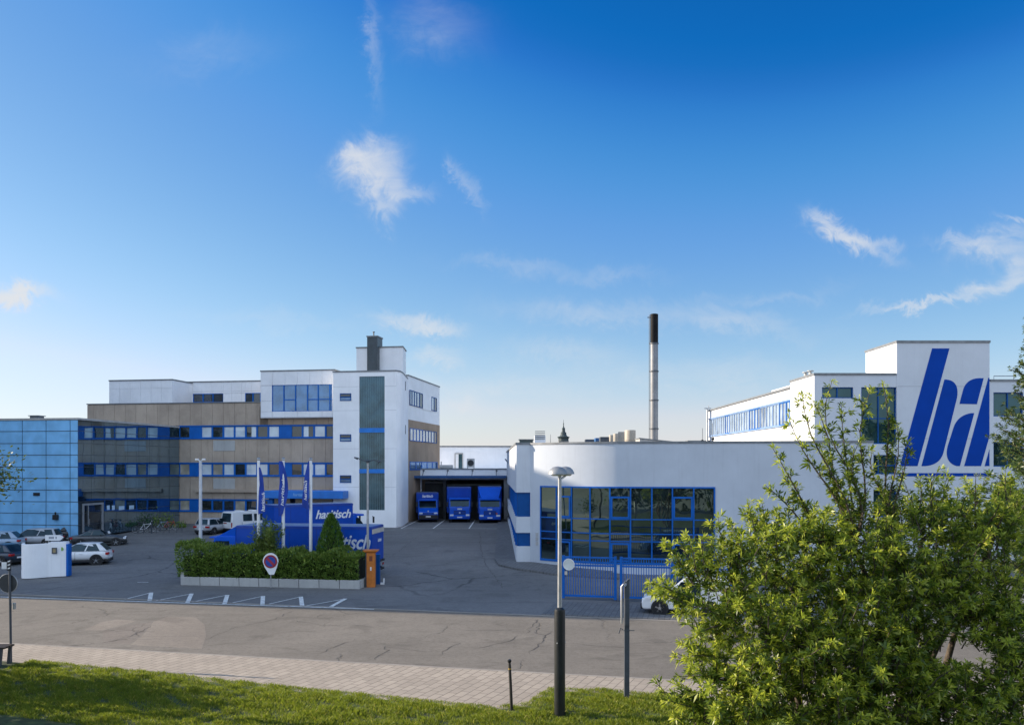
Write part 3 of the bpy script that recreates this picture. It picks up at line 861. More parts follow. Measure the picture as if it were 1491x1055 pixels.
for y0, y1 in ((623, 629.5), (682.5, 688.5)):
    mb = MB(); mb.box(sg0, vT + .0, A.z(y0, 20, vT), sg1, vT + .099, A.z(y1, 20, vT)); mb.build('spandrel_panel', paint('bright_blue_panel', (.01, .19, .62), .4), tw)
for y0, y1 in ((572.5, 583.5), (632, 642.5), (691.5, 702.5)):
    a, b = A.u(495, vT), A.u(511.5, vT); za, zb_ = A.z(y0, 18, vT), A.z(y1, 18, vT)
    mb = MB(); mb.box(a, vT - .03, zb_, b, vT - .003, za)
    mm = (za + zb_) / 2
    w_ = mb.build('window', BLUE_DK, tw)
    mb = MB(); mb.box(a + .08, vT - .045, zb_ + .08, b - .08, vT - .031, mm - .06); mb.build('pane', G_SKY, w_)
    mb = MB(); mb.box(a + .08, vT - .045, mm + .06, b - .08, vT - .031, za - .08); mb.build('pane', G_DARK, w_)
# box and dark shaft on the tower
v4 = .8
a, z4 = A.uz(519, 507, v4); b = A.u(590.5, v4)
b = 23.6; mb = MB(); mb.prism([(a, v4), (b, v4), (b - .62, v4 + 3.2), (a, v4 + 3.2)], zt + .02, z4); p4 = mb.build('penthouse', WHITE_PANEL, ob)
mb = MB(); mb.prism([(a - .06, v4 - .06), (b + .06, v4 - .06), (b - .56, v4 + 3.26), (a - .06, v4 + 3.26)], z4, z4 + .13); mb.build('roof_edge', COPING, p4)
a, z5 = A.uz(534.5, 490.5, v4 - .7); b = A.u(549.5, v4 - .7)
mb = MB(); mb.box(a, v4 - .7, zt + .1, b, v4 + .9, z5); sh = mb.build('lift_shaft', paint('dark_shaft', (.04, .055, .065), .35, .25, 1.2), ob)
mb = MB(); mb.box(a - .06, v4 - .76, z5, b + .06, v4 + .96, z5 + .12); mb.build('roof_edge', COPING, sh)
mb = MB(); mb.cyl((a + .45, v4, z5 + .1), (a + .45, v4, z5 + .55), .06); mb.cyl((a + .45, v4, z5 + .55), (a + .45, v4, z5 + .62), .12); mb.build('vent_pipe', STEEL_DK, sh)
for y_, k0 in ((567, 3), (631, 3)):
    p_, q_ = Vector(tC[4]), Vector(tC[5]); d_ = (q_ - p_).normalized(); n_ = Vector((d_.y, -d_.x)); z_ = A.z(y_, tC[4][0], tC[4][1])
    mb = MB(); mb.ext([(p_.x + n_.x * .0 + d_.x * .7, p_.y + d_.y * .7, z_), (p_.x + d_.x * 1.0, p_.y + d_.y * 1.0, z_), (p_.x + d_.x * 1.0, p_.y + d_.y * 1.0, z_ + .9), (p_.x + d_.x * .7, p_.y + d_.y * .7, z_ + .9)], (n_.x * .04, n_.y * .04, 0)); mb.build('slot_vent', STEEL_DK, tw)

# end wall to the right of the tower, receding
us, vs0 = tC[-1]; vs0 += .02
zs_ = A.z(547, us, vs0)
vs1 = A.v(640, us)
mb = MB(); mb.box(us - 9, vs0, 0, us, vs1, zs_); ew = mb.build('end_wing', WHITE_PANEL, ob)
mb = MB(); mb.box(us - 9, vs0 - .02, zs_, us + .06, vs1 + .06, zs_ + .13); mb.build('roof_edge', COPING, ew)
def side(px, py): return A.vz(px, py, us)
zb1, zb0 = A.z(617, us, vs1 - 1), 0
zc = A.z(611, us, vs0 + 2)
mb = MB()
zbrown = A.z(612.5, us, vs0 + 3)
nn = 8
for i in range(nn):
    a = vs0 + (vs1 - vs0) * i / nn; b = vs0 + (vs1 - vs0) * (i + 1) / nn
    mb.box(us, a + .012, 0, us + .03, b - .012, zbrown)
mb.build('brown_cladding', BROWNCONC, ew)
def side_window(v0, v1, z0, z1, kind, mat=BLUE_DK, fw=.08):
    mb = MB(); x = us + .035
    mb.box(x, v0, z0, x + .07, v0 + fw, z1); mb.box(x, v1 - fw, z0, x + .07, v1, z1)
    mb.box(x, v0 + fw, z0, x + .07, v1 - fw, z0 + fw); mb.box(x, v0 + fw, z1 - fw, x + .07, v1 - fw, z1)
    w_ = mb.build('window', mat, ew)
    mb = MB(); mb.box(x, v0 + fw, z0 + fw, x + .03, v1 - fw, z1 - fw); mb.build('pane', {'W': G_BRIGHT, 'D': G_DARK, 'S': G_SKY}[kind], w_)
z0_, z1_ = A.z(590, us, vs0 + 1), A.z(568, us, vs0 + 1)
v_a = [A.v(p, us) for p in (596, 599, 602.5, 606, 610, 614.5)]
for i, (a, b) in enumerate(zip(v_a, v_a[1:])): side_window(a, b, z0_, z1_, 'W' if i < 4 else 'D')
a, b = A.v(627.5, us), A.v(635, us)
side_window(a, (a + b) / 2, z0_, z1_, 'W'); side_window((a + b) / 2, b, z0_, z1_, 'D')
mb = MB(); mb.box(us + .035, v_a[-1], z0_ - .1, us + .06, a, z1_ + .1); mb.build('wall_panel', WHITE_PANEL, ew)
z0_, z1_ = A.z(641.5, us, vs0 + 1), A.z(623, us, vs0 + 1)
for i in range(9):
    a = A.v(596, us) + (A.v(635, us) - A.v(596, us)) * i / 9
    side_window(a, a + (A.v(635, us) - A.v(596, us)) / 9, z0_, z1_, 'D' if i == 8 else 'W', BLUE if i < 4 else BLUE_DK)
z0_, z1_ = A.z(684, us, vs0 + 1), A.z(671.5, us, vs0 + 1)
for i in range(5):
    a = A.v(596, us) + (A.v(636, us) - A.v(596, us)) * i / 5
    side_window(a, a + (A.v(636, us) - A.v(596, us)) / 5, z0_, z1_, 'S', BLUE)

# entrance canopy with its column
cv0 = -3.6
a, zc1 = A.uz(384, 714, cv0); b, zc0 = A.uz(499, 726, cv0)
mb = MB(); mb.box(a, cv0, zc0, b, -2.02, zc1); mb.box(a, -2.02, zc0, A.u(484.6, -2.0), -.02, zc1)
cn = mb.build('entrance_canopy', paint('canopy_blue', (.012, .17, .58), .4, .1, 1.0), ob, bevel=.05)
mb = MB(); a = A.u(392, cv0 + .6); mb.box(a, cv0 + .5, 0, a + .4, cv0 + .9, zc0); mb.build('column', BLUE, cn)
a = A.u(436, cv0)
lettering('haritisch', .42, paint('pale_blue_letters', (.25, .5, .8), .5), cn, (a, cv0 - .01, (zc0 + zc1) / 2), (R(90), 0, 0), shear=.25)
mb = MB(); mb.box(A.u(399, -.4), -.42, 0, A.u(484, -.4), -.31, zc0 - .01); mb.build('entrance_glazing', G_DARK, ob)

# ================================================================== glass annex
B = Frame(-36.7, 72.6, 0.95)
gb = B.empty('glass_building', 'two storey annex with pale blue glass front and dark mirrored glass side', 'building')
zT = B.z(610, 0, 0); vE = 15.7
uLL = -24.0
mb = MB(); mb.box(uLL, .1, 0, -.08, vE, zT - .05); mb.build('wall', paint('annex_core', (.02, .035, .05), .6), gb)
mb = MB(); mb.box(uLL, -.05, zT - .05, .05, vE, zT + .12); mb.build('roof_edge', COPING_LT, gb)
zl = [B.z(y, -2, 0) for y in (627.3, 645, 662, 679.3, 696, 713, 730, 747, 764)]
zl = [zT - .06] + zl + [0]
ux = [0, B.u(102)] + [B.u(67) - k * (B.u(102) - B.u(67)) for k in range(12)]
mb = MB()
for a, b in zip(ux, ux[1:]):
    for c, d in zip(zl, zl[1:]):
        if c - d > .1: mb.box(b + .035, 0, d + .025, a - .035, .06, c - .025)
    if ux.index(a) == 0:
        m_ = B.u(107); 
mb.build('glass_panel_front', G_PANEL, gb)
mb = MB()
for z_ in zl[1:-1]: mb.box(uLL, -.03, z_ - .016, 0.03, .05, z_ + .016); mb.box(0.03, -.03, z_ - .016, 0.065, vE, z_ + .016)
mb.build('glazing_rail', STEEL_DK, gb)
mb = MB()
vd0, vd1 = B.v(119.5), B.v(149.5)
zd = B.z(732, 0, (vd0 + vd1) / 2)
vsplit = [0] + [vE * i / 9 for i in range(1, 10)]
for a, b in zip(vsplit, vsplit[1:]):
    for c, d in zip(zl, zl[1:]):
        if c - d < .1: continue
        if c <= zd + .6 and a < vd1 and b > vd0: continue
        mb.box(-.05, a + .012, d + .012, 0, b - .012, c - .012)
mb.build('glass_panel_side', G_ANNEX, gb)
mb = MB(); mb.box(-.02, vd0, 0, .1, vd0 + .16, zd); mb.box(-.02, vd1 - .16, 0, .1, vd1, zd); mb.box(-.02, vd0 + .16, zd - .16, .1, vd1 - .16, zd); mb.box(-.01, vd0 + .75, 0, .06, vd0 + .82, zd - .16)
dr = mb.build('door', paint('door_frame_grey', (.33, .35, .37), .4, metal=.3), gb)
mb = MB(); mb.box(-.04, vd0 + .1, 0.02, -.022, vd1 - .1, zd - .1); mb.build('pane', G_DARK, dr)
mb = MB(); mb.box(.06, vd0 + .86, 1.0, .1, vd0 + .9, 1.5); mb.build('handle', STEEL, dr)
for p0, p1, y0, y1 in ((155.5, 159.5, 735.5, 742), (163, 167, 735.5, 742), (173, 181, 736.5, 742.5), (188, 195, 735.5, 742)):
    mb = MB(); a, b = B.v(p0), B.v(p1); mb.box(.004, a, B.z(y1, 0, a), .012, b, B.z(y0, 0, a))
    mb.build('notice_sheet', paint('notice_paper', (.45, .62, .78), .6), gb)
a, z_ = B.uz(54, 719); mb = MB(); mb.box(a - .28, -.12, z_ - .13, a + .28, -.032, z_ + .13); mb.build('camera_box', BLACK, gb)
a, z_ = B.uz(83, 752); mb = MB(); mb.box(a - .2, -.35, z_ - .25, a + .2, -.032, z_ + .2); mb.cyl((a, -.2, z_ + .2), (a, -.2, z_ + .42), .07); mb.build('wall_lamp', BLACK, gb, bevel=.04)
a, z_ = B.uz(13, 606); mb = MB(); mb.box(a - .4, 3, zT + .1, a + .4, 3.8, zT + .5); mb.box(a - .5, 2.9, zT + .5, a + .5, 3.9, zT + .56); mb.build('roof_vent', COPING, gb)

# ================================================================== loading dock and low building behind it
db = thing('loading_dock', 'white loading dock with blue glass canopy over three dark bays', 'loading dock', (-6, 95, 1.05))
def wx(px, Y): return (px - CX) / F * Y - (-6)
def wz(py, Y): return CH - (py - HY) * Y / F - 1.05
Yd = 95.0
xl, xr = wx(588, Yd), wx(746, Yd)
zf1, zf0 = wz(683, Yd), wz(698, Yd)
mb = MB(); mb.box(xl, 0, zf0, xr, 14, zf1); mb.build('fascia', WHITE, db)
mb = MB(); mb.box(xl, -.08, zf1, xr, .5, zf1 + .12); mb.build('roof_edge', COPING, db)
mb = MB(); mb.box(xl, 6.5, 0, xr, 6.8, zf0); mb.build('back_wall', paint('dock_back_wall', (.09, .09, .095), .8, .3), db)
mb = MB(); mb.box(wx(607.5, Yd), .1, 0, wx(613.5, Yd), .8, zf0); mb.build('pillar', WHITE, db)
mb = MB(); mb.box(wx(645, Yd), .4, 0, wx(649, Yd), 6.4, zf0); mb.build('pillar', STEEL_DK, db)
mb = MB(); mb.box(wx(733.5, Yd), 0, 0, xr, 6.4, zf0); mb.build('side_wall', WHITE, db)
mb = MB(); mb.box(xl, .3, 0, wx(596, Yd), 6.4, zf0); mb.build('side_wall', WHITE, db)
for (p0, p1, y0, y1) in ((617, 646, 700.5, 703), (651, 730, 704, 706.5)):
    mb = MB(); mb.box(wx(p0, 97), 1.9, wz(y1, 97), wx(p1, 97), 2.1, wz(y0, 97)); mb.build('door_lintel', paint('lintel_grey', (.3, .3, .29), .6), db)
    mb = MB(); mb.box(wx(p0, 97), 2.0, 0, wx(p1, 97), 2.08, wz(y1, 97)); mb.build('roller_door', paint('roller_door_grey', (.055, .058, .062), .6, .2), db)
mb = MB(); mb.box(wx(601, 92.5), -2.5, wz(695.6, 92.5), wx(737.5, 92.5), -.002, wz(692.2, 92.5)); cp = mb.build('canopy', paint('canopy_glass_blue', (.012, .075, .22), .25, .15), db)
for p in (617, 652, 688, 723):
    mb = MB(); mb.tube([(wx(p, Yd), -.02, wz(684.5, Yd)), (wx(p, Yd), -1.6, wz(692.5, 93.4))], .035); mb.box(wx(p, Yd) - .1, -.06, wz(685.5, Yd), wx(p, Yd) + .1, -.003, wz(683.7, Yd)); mb.build('canopy_hanger', STEEL_DK, cp)
mb = MB(); mb.tube([(wx(741.5, 90), -5.2, 0), (wx(741.5, 90), -5.2, wz(681, 90)), (wx(739, 90), -5.2, wz(672, 90)), (wx(735.5, 90), -4.0, wz(668, 90))], .06); mb.build('downpipe', STEEL_DK, db)
# rooftop plant on the dock
def roof_thing(name, label, px0, px1, py0, Y, depth=1.0):
    x0, x1 = (px0 - CX) / F * Y, (px1 - CX) / F * Y
    return x0, x1, CH - (py0 - HY) * Y / F
Yr = 104.0
lb = thing('low_building', 'low white flat roofed building behind the loading dock', 'building', (-4, 108, 1.05))
zlow = CH + 27.5 * 108 / F - 1.05
mb = MB(); mb.box(-5.6, 0, 0, 5, 16, zlow); mb.build('wall', WHITE, lb)
mb = MB(); mb.box(-5.7, -.08, zlow, 5, 16, zlow + .16); mb.build('roof_edge', COPING, lb)
mb = MB(); q = ((662 - CX) / F * 108 + 4, (674.5 - CX) / F * 108 + 4); mb.box(q[0], -.1, 0, q[0] + .12, -.003, zlow - .75); mb.box(q[1] - .12, -.1, 0, q[1], -.003, zlow - .75); mb.box(q[0] + .12, -.1, zlow - .87, q[1] - .12, -.003, zlow - .75)
d_ = mb.build('door', COPING_LT, lb)
mb = MB(); mb.box(q[0] + .5, -.05, 0, q[1] - .12, -.02, zlow - .87); mb.build('pane', G_STAIR, d_)
zdk = 1.05 + zf1 + .0
ac = thing('air_conditioner', 'pale square air conditioner on the dock roof beside the roof door', 'air conditioner', ((685.5 - CX) / F * 101, 101, zdk))
mb = MB(); mb.box(-.45, -.3, .2, .45, .3, 1.25); mb.build('housing', COPING_LT, ac, bevel=.03)
mb = MB(); mb.cyl((0, -.31, .72), (0, -.33, .72), .36, n=20); mb.build('fan', BLACK, ac)
for sx in (-.4, .35):
    mb = MB(); mb.box(sx, -.3, 0, sx + .06, .3, .2); mb.build('leg', STEEL_DK, ac)
rp = thing('roof_pipe', 'low grey duct lying on the dock roof next to the end wall', 'duct', ((650 - CX) / F * 99, 99, zdk))
mb = MB(); mb.cyl((-.75, 0, .3), (.75, 0, .3), .2, n=14); mb.cyl((-.6, 0, .3), (-.6, 0, .9), .06); mb.build('duct', COPING_LT, rp, smooth=40)
mb = MB(); mb.box(-.6, -.15, 0, -.5, .15, .12); mb.box(.5, -.15, 0, .6, .15, .12); mb.build('foot', STEEL_DK, rp)

# ================================================================== curved hall on the right of the yard
XE = 22.5
PO = hall_y(1.25) - 58 + .01
hb = thing('factory_hall', 'white curved factory hall with wide blue framed window wall', 'building', (0, 58, 0))
HT = 8.45
def hp(x, off=0.0, z=0.0): return (x, hall_y(x) - off - 58, z)
sill, head = .62, 5.64
def hall_x(px):
    x = 5.0
    for _ in range(30): x = (px - CX) / F * hall_y(x)
    return x
xw0, xw1 = hall_x(787), hall_x(1040.3)
def hall_wall(mb, x0, x1, z0, z1, n, off=0.0, th=.3):
    xs = [x0 + (x1 - x0) * i / n for i in range(n + 1)]
    vs = []
    for x in xs: vs += [hp(x, off, z0), hp(x, off, z1), hp(x, off - th, z1), hp(x, off - th, z0)]
    fs = []
    for i in range(n):
        a = i * 4; b = a + 4
        fs += [(a, b, b + 1, a + 1), (a + 1, b + 1, b + 2, a + 2), (a + 2, b + 2, b + 3, a + 3), (a + 3, b + 3, b, a)]
    fs += [(0, 1, 2, 3), tuple(n * 4 + k for k in (3, 2, 1, 0))]
    mb.add(vs, fs)
mb = MB()
hall_wall(mb, 1.25, xw0, -.3, HT, 8); hall_wall(mb, xw0, xw1, head, HT, 48); hall_wall(mb, xw0, xw1, -.3, sill, 48); hall_wall(mb, xw1, XE, -.3, HT, 4)
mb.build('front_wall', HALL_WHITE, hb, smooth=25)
mb = MB(); hall_wall(mb, 1.22, XE, HT, HT + .13, 60, .05, .5); mb.build('roof_edge', COPING, hb)
mb = MB(); pl = [(-.28, 37)] + [(0.3, 1.2)] + [(x, hall_y(x) - 58 + .31) for x in np.linspace(1.3, XE, 30)] + [(XE, 30), (12, 37)]
mb.prism(pl, HT - .25, HT - .02); mb.build('roof', paint('roof_gravel', (.16, .155, .15), .9), hb)
mb = MB(); hall_wall(mb, 1.4, XE, -.2, HT - .3, 40, -2.6, .1); mb.build('inner_wall', DARK, hb)
# corner pier and left flank with two blue bands
ZB = [(1.50, 2.42), (3.52, 5.18)]
def flank(y): return 0.28 - (y - 59) * .0155
mb = MB(); zc_ = [-.2, ZB[0][0], ZB[0][1], ZB[1][0], ZB[1][1], HT + .02]
for a, b in ((0, 1), (2, 3), (4, 5)):
    mb.box(.33, PO - (.0 if a == 2 else 0), zc_[a], 1.27, 1.3, zc_[b])
    mb.prism([(.30, PO + .01), (.34, PO + .01), (.34, 1.3), (flank(95), 37), (flank(95) - .3, 37), (.26, 1.2)], zc_[a], zc_[b] - .003)
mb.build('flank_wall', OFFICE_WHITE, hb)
mb = MB()
for (a, b) in ZB:
    mb.box(.42, PO + .1, a, 1.26, 1.25, b); mb.prism([(.38, PO + .11), (.42, PO + .11), (.42, 1.2), (flank(95) + .08, 37), (flank(95) - .1, 37), (.36, 1.2)], a, b)
mb.build('blue_band', BLUE_DK, hb)
for (a, b) in ZB:
    mb = MB()
    for k in range(12): y = 1.5 + k * 2.9; x = flank(58 + y); mb.box(x - .06, y, a + .02, x + .12, y + .16, b - .02)
    mb.build('window_rail', BLUE, hb)
mb = MB(); mb.box(.28, PO - .05, HT + .02, 1.3, 1.3, HT + .15); mb.prism([(.24, PO - .04), (.34, PO - .04), (.34, 1.3), (flank(95), 37), (flank(95) - .38, 37), (.2, 1.2)], HT + .003, HT + .14); mb.build('roof_edge', COPING, hb)
# the window wall
colx = [xw0] + [hall_x(p) for p in (810, 832, 859, 888, 918, 949, 979, 1010)] + [xw1]
rowz = [sill + .12, 2.11, 2.60, 3.54, head]
mb = MB()
hall_wall(mb, xw0 - .04, xw1 + .04, sill, sill + .13, 48, .06, .2); hall_wall(mb, xw0 - .04, xw1 + .04, head - .08, head + .02, 48, .05, .2)
for z_ in rowz[1:-1]: hall_wall(mb, xw0, xw1, z_ - .035, z_ + .035, 48, .02, .14)
for x in colx: mb.add(*(lambda p, q: ([ (p[0]-.042,p[1]-.05,sill+.1),(p[0]+.042,p[1]-.05,sill+.1),(p[0]+.042,p[1]+.12,sill+.1),(p[0]-.042,p[1]+.12,sill+.1),(p[0]-.042,p[1]-.05,head),(p[0]+.042,p[1]-.05,head),(p[0]+.042,p[1]+.12,head),(p[0]-.042,p[1]+.12,head)], [(0,3,2,1),(4,5,6,7),(0,1,5,4),(1,2,6,5),(2,3,7,6),(3,0,4,7)]))(hp(x), 0))
mb.build('window_frame', BLUE, hb)
for ci, (a, b) in enumerate(zip(colx, colx[1:])):
    for ri, (c, d) in enumerate(zip(rowz, rowz[1:])):
        A0, B0 = Vector(hp(a)), Vector(hp(b)); dv = (B0 - A0).normalized(); nn_ = Vector((dv.y, -dv.x, 0))
        P0, P1 = A0 + dv * .055, B0 - dv * .055
        tilt = random.uniform(-.006, .006)
        mb = MB(); mb.add([P0 + Vector((0, .04, c)), P1 + Vector((0, .04 + tilt, c)), P1 + Vector((0, .04 + tilt, d)), P0 + Vector((0, .04, d))], [(0, 1, 2, 3)])
        pn = mb.build('pane', G_HALL, hb, recalc=False)
        if ci in (1, 4, 7) and ri in (0, 3):
            mb = MB(); top = d - (.62 if ri == 3 else .1); lo = c + .05; w = .11
            for (s0, s1, e0, e1) in ((0, w, lo, top), (1, -w, lo, top), (w, None, lo, lo + w), (w, None, top - w, top)):
                if s1 is not None:
                    q0 = P0 + dv * s0 if s0 != 1 else P1 + dv * s1
                    q1 = q0 + dv * w
                else: q0, q1 = P0 + dv * w, P1 - dv * w
                vs = [q + nn_ * o_ + Vector((0, 0, z_)) for z_ in (e0, e1) for q, o_ in ((q0, .06), (q1, .06), (q1, -.03), (q0, -.03))]
                mb.add(vs, [(0, 3, 2, 1), (4, 5, 6, 7), (0, 1, 5, 4), (1, 2, 6, 5), (2, 3, 7, 6), (3, 0, 4, 7)])
            mb.build('sash', BLUE, pn)
mb = MB(); p = hp(1.72, .03, 2.3)
for k in range(3): mb.box(p[0] - .11, p[1] - .03, 1.62 + k * .3, p[0] + .13, p[1] + .06, 1.86 + k * .3)
mb.build('letter_box', COPING_LT, hb)

# rooftop things on the hall
def up(px, Y): return (px - CX) / F * Y
ZR = HT - .02
for i, (x0, x1, y0, Y, lab) in enumerate([(909.5, 925.5, 626, 78, 'widest and nearest pale roof tank at the right end of the tank row'), (900, 910, 628.5, 84, 'pale roof tank second from the right end of the tank row'),
                                    (893, 901, 631, 90, 'pale roof tank third from the right end of the tank row'), (886.5, 894, 633, 96, 'smallest pale roof tank next to the dark roof boxes')]):
    r_ = (x1 - x0) / 2 / F * Y; zt_ = CH - (y0 - HY) * Y / F; xc = up((x0 + x1) / 2, Y)
    t = thing('roof_tank', lab, 'tank', (xc, Y, ZR), 0, 'tanks on the hall roof')
    mb = MB(); h_ = zt_ - ZR; mb.lathe([(r_ * .97, .55), (r_, .62), (r_, h_ * .5), (r_ * 1.02, h_ * .52), (r_, h_ * .54), (r_, h_ - .05), (r_ * .94, h_)], n=28); mb.build('tank', paint('tank_beige', (.36, .32, .26), .6, .12, 1.0, grime=.3), t, smooth=40)
    for k in range(3):
        an = k * 2.1 + .5; mb = MB(); mb.cyl((r_ * .75 * math.cos(an), r_ * .75 * math.sin(an), 0), (r_ * .75 * math.cos(an), r_ * .75 * math.sin(an), .57), .06, n=8); mb.build('leg', STEEL_DK, t)
for x0, x1, y0, Y, mt_, lab in ((873, 886, 636, 92, paint('dark_unit', (.05, .06, .075), .5), 'dark roof box beside the smallest tank'), (866, 874, 637.5, 94, paint('blue_unit', (.03, .12, .3), .5), 'blue roof box between two dark boxes'), (852, 866, 639.5, 96, paint('slate_unit', (.06, .075, .1), .5), 'low slate roof box furthest from the tanks')):
    t = thing('roof_unit', lab, 'ventilation unit', (up((x0 + x1) / 2, Y), Y, ZR), 0, 'ventilation units on the hall roof')
    w_ = (x1 - x0) / F * Y / 2; h_ = CH - (y0 - HY) * Y / F - ZR
    mb = MB(); mb.box(-w_, -.7, .1, w_, .7, h_); mb.build('housing', mt_, t, bevel=.04)
    mb = MB(); mb.box(-w_ + .1, -.6, 0, w_ - .1, .6, .1); mb.build('base', STEEL_DK, t)
    mb = MB()
    for k in range(5): mb.box(-w_ + .12, -.74, .2 + k * (h_ - .35) / 5, w_ - .12, -.702, .25 + k * (h_ - .35) / 5)
    mb.build('louvre', COPING, t)
t = thing('roof_unit', 'pale louvred box on the hall roof near its left corner', 'ventilation unit', (up(786, 62), 62, ZR), 0, 'ventilation units on the hall roof')
mb = MB(); h_ = CH - (634 - HY) * 62 / F - ZR; mb.box(-.4, -.4, 0, .4, .4, h_); mb.build('housing', WHITE_PANEL, t, bevel=.02)
mb = MB()
for k in range(5): mb.box(-.36, -.44, .5 + k * .13, .36, -.402, .55 + k * .13)
mb.build('louvre', COPING, t)
t = thing('roof_unit', 'low dark green box on the hall roof at its left corner', 'ventilation unit', (up(766, 64), 64, ZR), 0, 'ventilation units on the hall roof')
mb = MB(); mb.box(-.5, -.5, 0, .5, .5, CH - (640.5 - HY) * 64 / F - ZR); mb.build('housing', paint('green_grey_unit', (.05, .075, .075), .5), t, bevel=.03)
mb = MB(); mb.box(-.56, -.56, CH - (640.5 - HY) * 64 / F - ZR, .56, .56, CH - (640.5 - HY) * 64 / F - ZR + .06); mb.build('lid', COPING, t)
t = thing('roof_shed', 'low sloping rooflight shed on the hall roof in front of the chimney', 'rooflight', (up(955, 72), 72, ZR))
h_ = CH - (638.5 - HY) * 72 / F - ZR
mb = MB(); mb.xz([(-1.35, 0), (2.2, 0), (2.2, .45), (-1.35, h_)], 0, 2.5); mb.build('body', COPING_LT, t)
mb = MB(); mb.xz([(-1.42, h_ + .01), (2.3, .46), (2.3, .54), (-1.42, h_ + .09)], -.06, 2.56); mb.build('lid', COPING, t)
t = thing('roof_hatch', 'flat low roof hatch on the hall roof next to the antenna mast', 'roof hatch', (up(1013, 70), 70, ZR))
mb = MB(); h_ = CH - (642.3 - HY) * 70 / F - ZR; mb.box(-.7, -.5, 0, .7, .5, h_); mb.build('base', COPING_LT, t)
mb = MB(); mb.box(-.76, -.56, h_, .76, .56, h_ + .06); mb.build('lid', COPING, t)
# antenna mast
t = thing('antenna_mast', 'slim grey mast with small instruments on the hall roof by the long window row', 'mast', (up(1030, 69), 69, ZR))
h_ = CH - (594 - HY) * 69 / F - ZR
mb = MB(); mb.cyl((0, 0, 0), (0, 0, h_), .09, .07, n=10); mb.box(-.25, -.05, h_ - .05, .3, .05, h_ + .02); mb.cyl((.1, 0, h_), (.1, 0, h_ + .2), .03, n=6); mb.build('pole', STEEL, t)
mb = MB(); mb.tube([(-.45, -.1, .55), (0, -.1, .45), (.45, -.1, .6)], .04); mb.tube([(-.3, .1, .25), (.3, .1, .3)], .04); mb.tube([(-.42, -.1, .55), (-.42, -.1, 1.6)], .018); mb.tube([(.4, -.1, .6), (.4, -.1, 2.0)], .018); mb.build('bracket', STEEL_DK, t)
for q in ((-.45, -.1, .55), (.4, -.12, .72), (.38, .1, .3), (.1, -.15, .5)):
    mb = MB(); mb.cyl((q[0] - .08, q[1], q[2]), (q[0] + .1, q[1], q[2] + .03), .09, .12, n=10); mb.build('floodlight', BLACK, t)
t = thing('thin_aerial', 'thin upright aerial rod standing on the hall roof left of the church spire', 'aerial', (up(801.5, 70), 70, ZR))
mb = MB(); mb.cyl((0, 0, 0), (0, 0, CH - (632 - HY) * 70 / F - ZR), .025, .012, n=6); mb.build('rod', STEEL_DK, t); mb = MB(); mb.box(-.1, -.1, 0, .1, .1, .12); mb.build('base', STEEL_DK, t)

# chimney
ch = thing('chimney', 'tall slender steel chimney with a black top section behind the hall', 'chimney', (up(952.5, 100), 100, 0))
def cz(py): return CH - (py - HY) * 100 / F
r_ = .45
mb = MB(); mb.cyl((0, 0, 0), (0, 0, cz(500)), r_, n=24); mb.build('flue', paint('flue_steel', (.22, .225, .235), .5, .15, .8, metal=.25, grime=.5), ch, smooth=40)
mb = MB(); mb.lathe([(r_ + .012, cz(500)), (r_ + .012, cz(457.5)), (r_ - .1, cz(457)), (r_ - .1, cz(459))], n=24); mb.build('flue_top', paint('sooty_flue', (.007, .007, .008), .7, .4, spec=.2), ch, smooth=40)
for y in (500, 540.5, 582.5, 624):
    mb = MB(); mb.cyl((0, 0, cz(y) - .07), (0, 0, cz(y) + .07), r_ + .07, n=24); mb.build('flange', STEEL_DK, ch)
mb = MB(); mb.tube([(-r_ - .12, -.1, cz(640)), (-r_ - .12, -.1, cz(458))], .02, 5); mb.tube([(-r_ - .12, .14, cz(640)), (-r_ - .12, .14, cz(458))], .02, 5)
for k in range(60): z_ = cz(640) + k * .25; mb.tube([(-r_ - .12, -.1, z_), (-r_ - .12, .14, z_)], .014, 4)
mb.build('ladder', STEEL_DK, ch)
mb = MB(); mb.tube([(-r_, 0, cz(462)), (-r_ - .35, 0, cz(462))], .05, 6); mb.build('bracket', STEEL_DK, ch)

# church spire far away
cs = thing('church_tower', 'distant dark green baroque church spire above the hall roof', 'church tower', (up(820.5, 380), 380, 0))
def sz(py): return CH - (py - HY) * 380 / F
SP = paint('spire_copper', (.035, .055, .06), .7, .3)
k_ = 380 / F
mb = MB(); mb.box(-7.2 * k_, -7.2 * k_, 0, 7.2 * k_, 7.2 * k_, sz(642)); mb.build('tower', paint('tower_stone', (.2, .19, .18), .9), cs)
mb = MB(); mb.lathe([(7.5 * k_, sz(642)), (7.3 * k_, sz(638.5)), (8.4 * k_, sz(637)), (9.2 * k_, sz(636)), (5.2 * k_, sz(634.5)), (4.2 * k_, sz(632)), (4.0 * k_, sz(629.5)), (2.6 * k_, sz(628.5)), (2.2 * k_, sz(625)), (2.4 * k_, sz(623.5)), (.9 * k_, sz(621.5)), (.5 * k_, sz(618)), (.75 * k_, sz(616.6)), (.28 * k_, sz(615)), (.2 * k_, sz(611))], n=12); mb.build('spire', SP, cs)

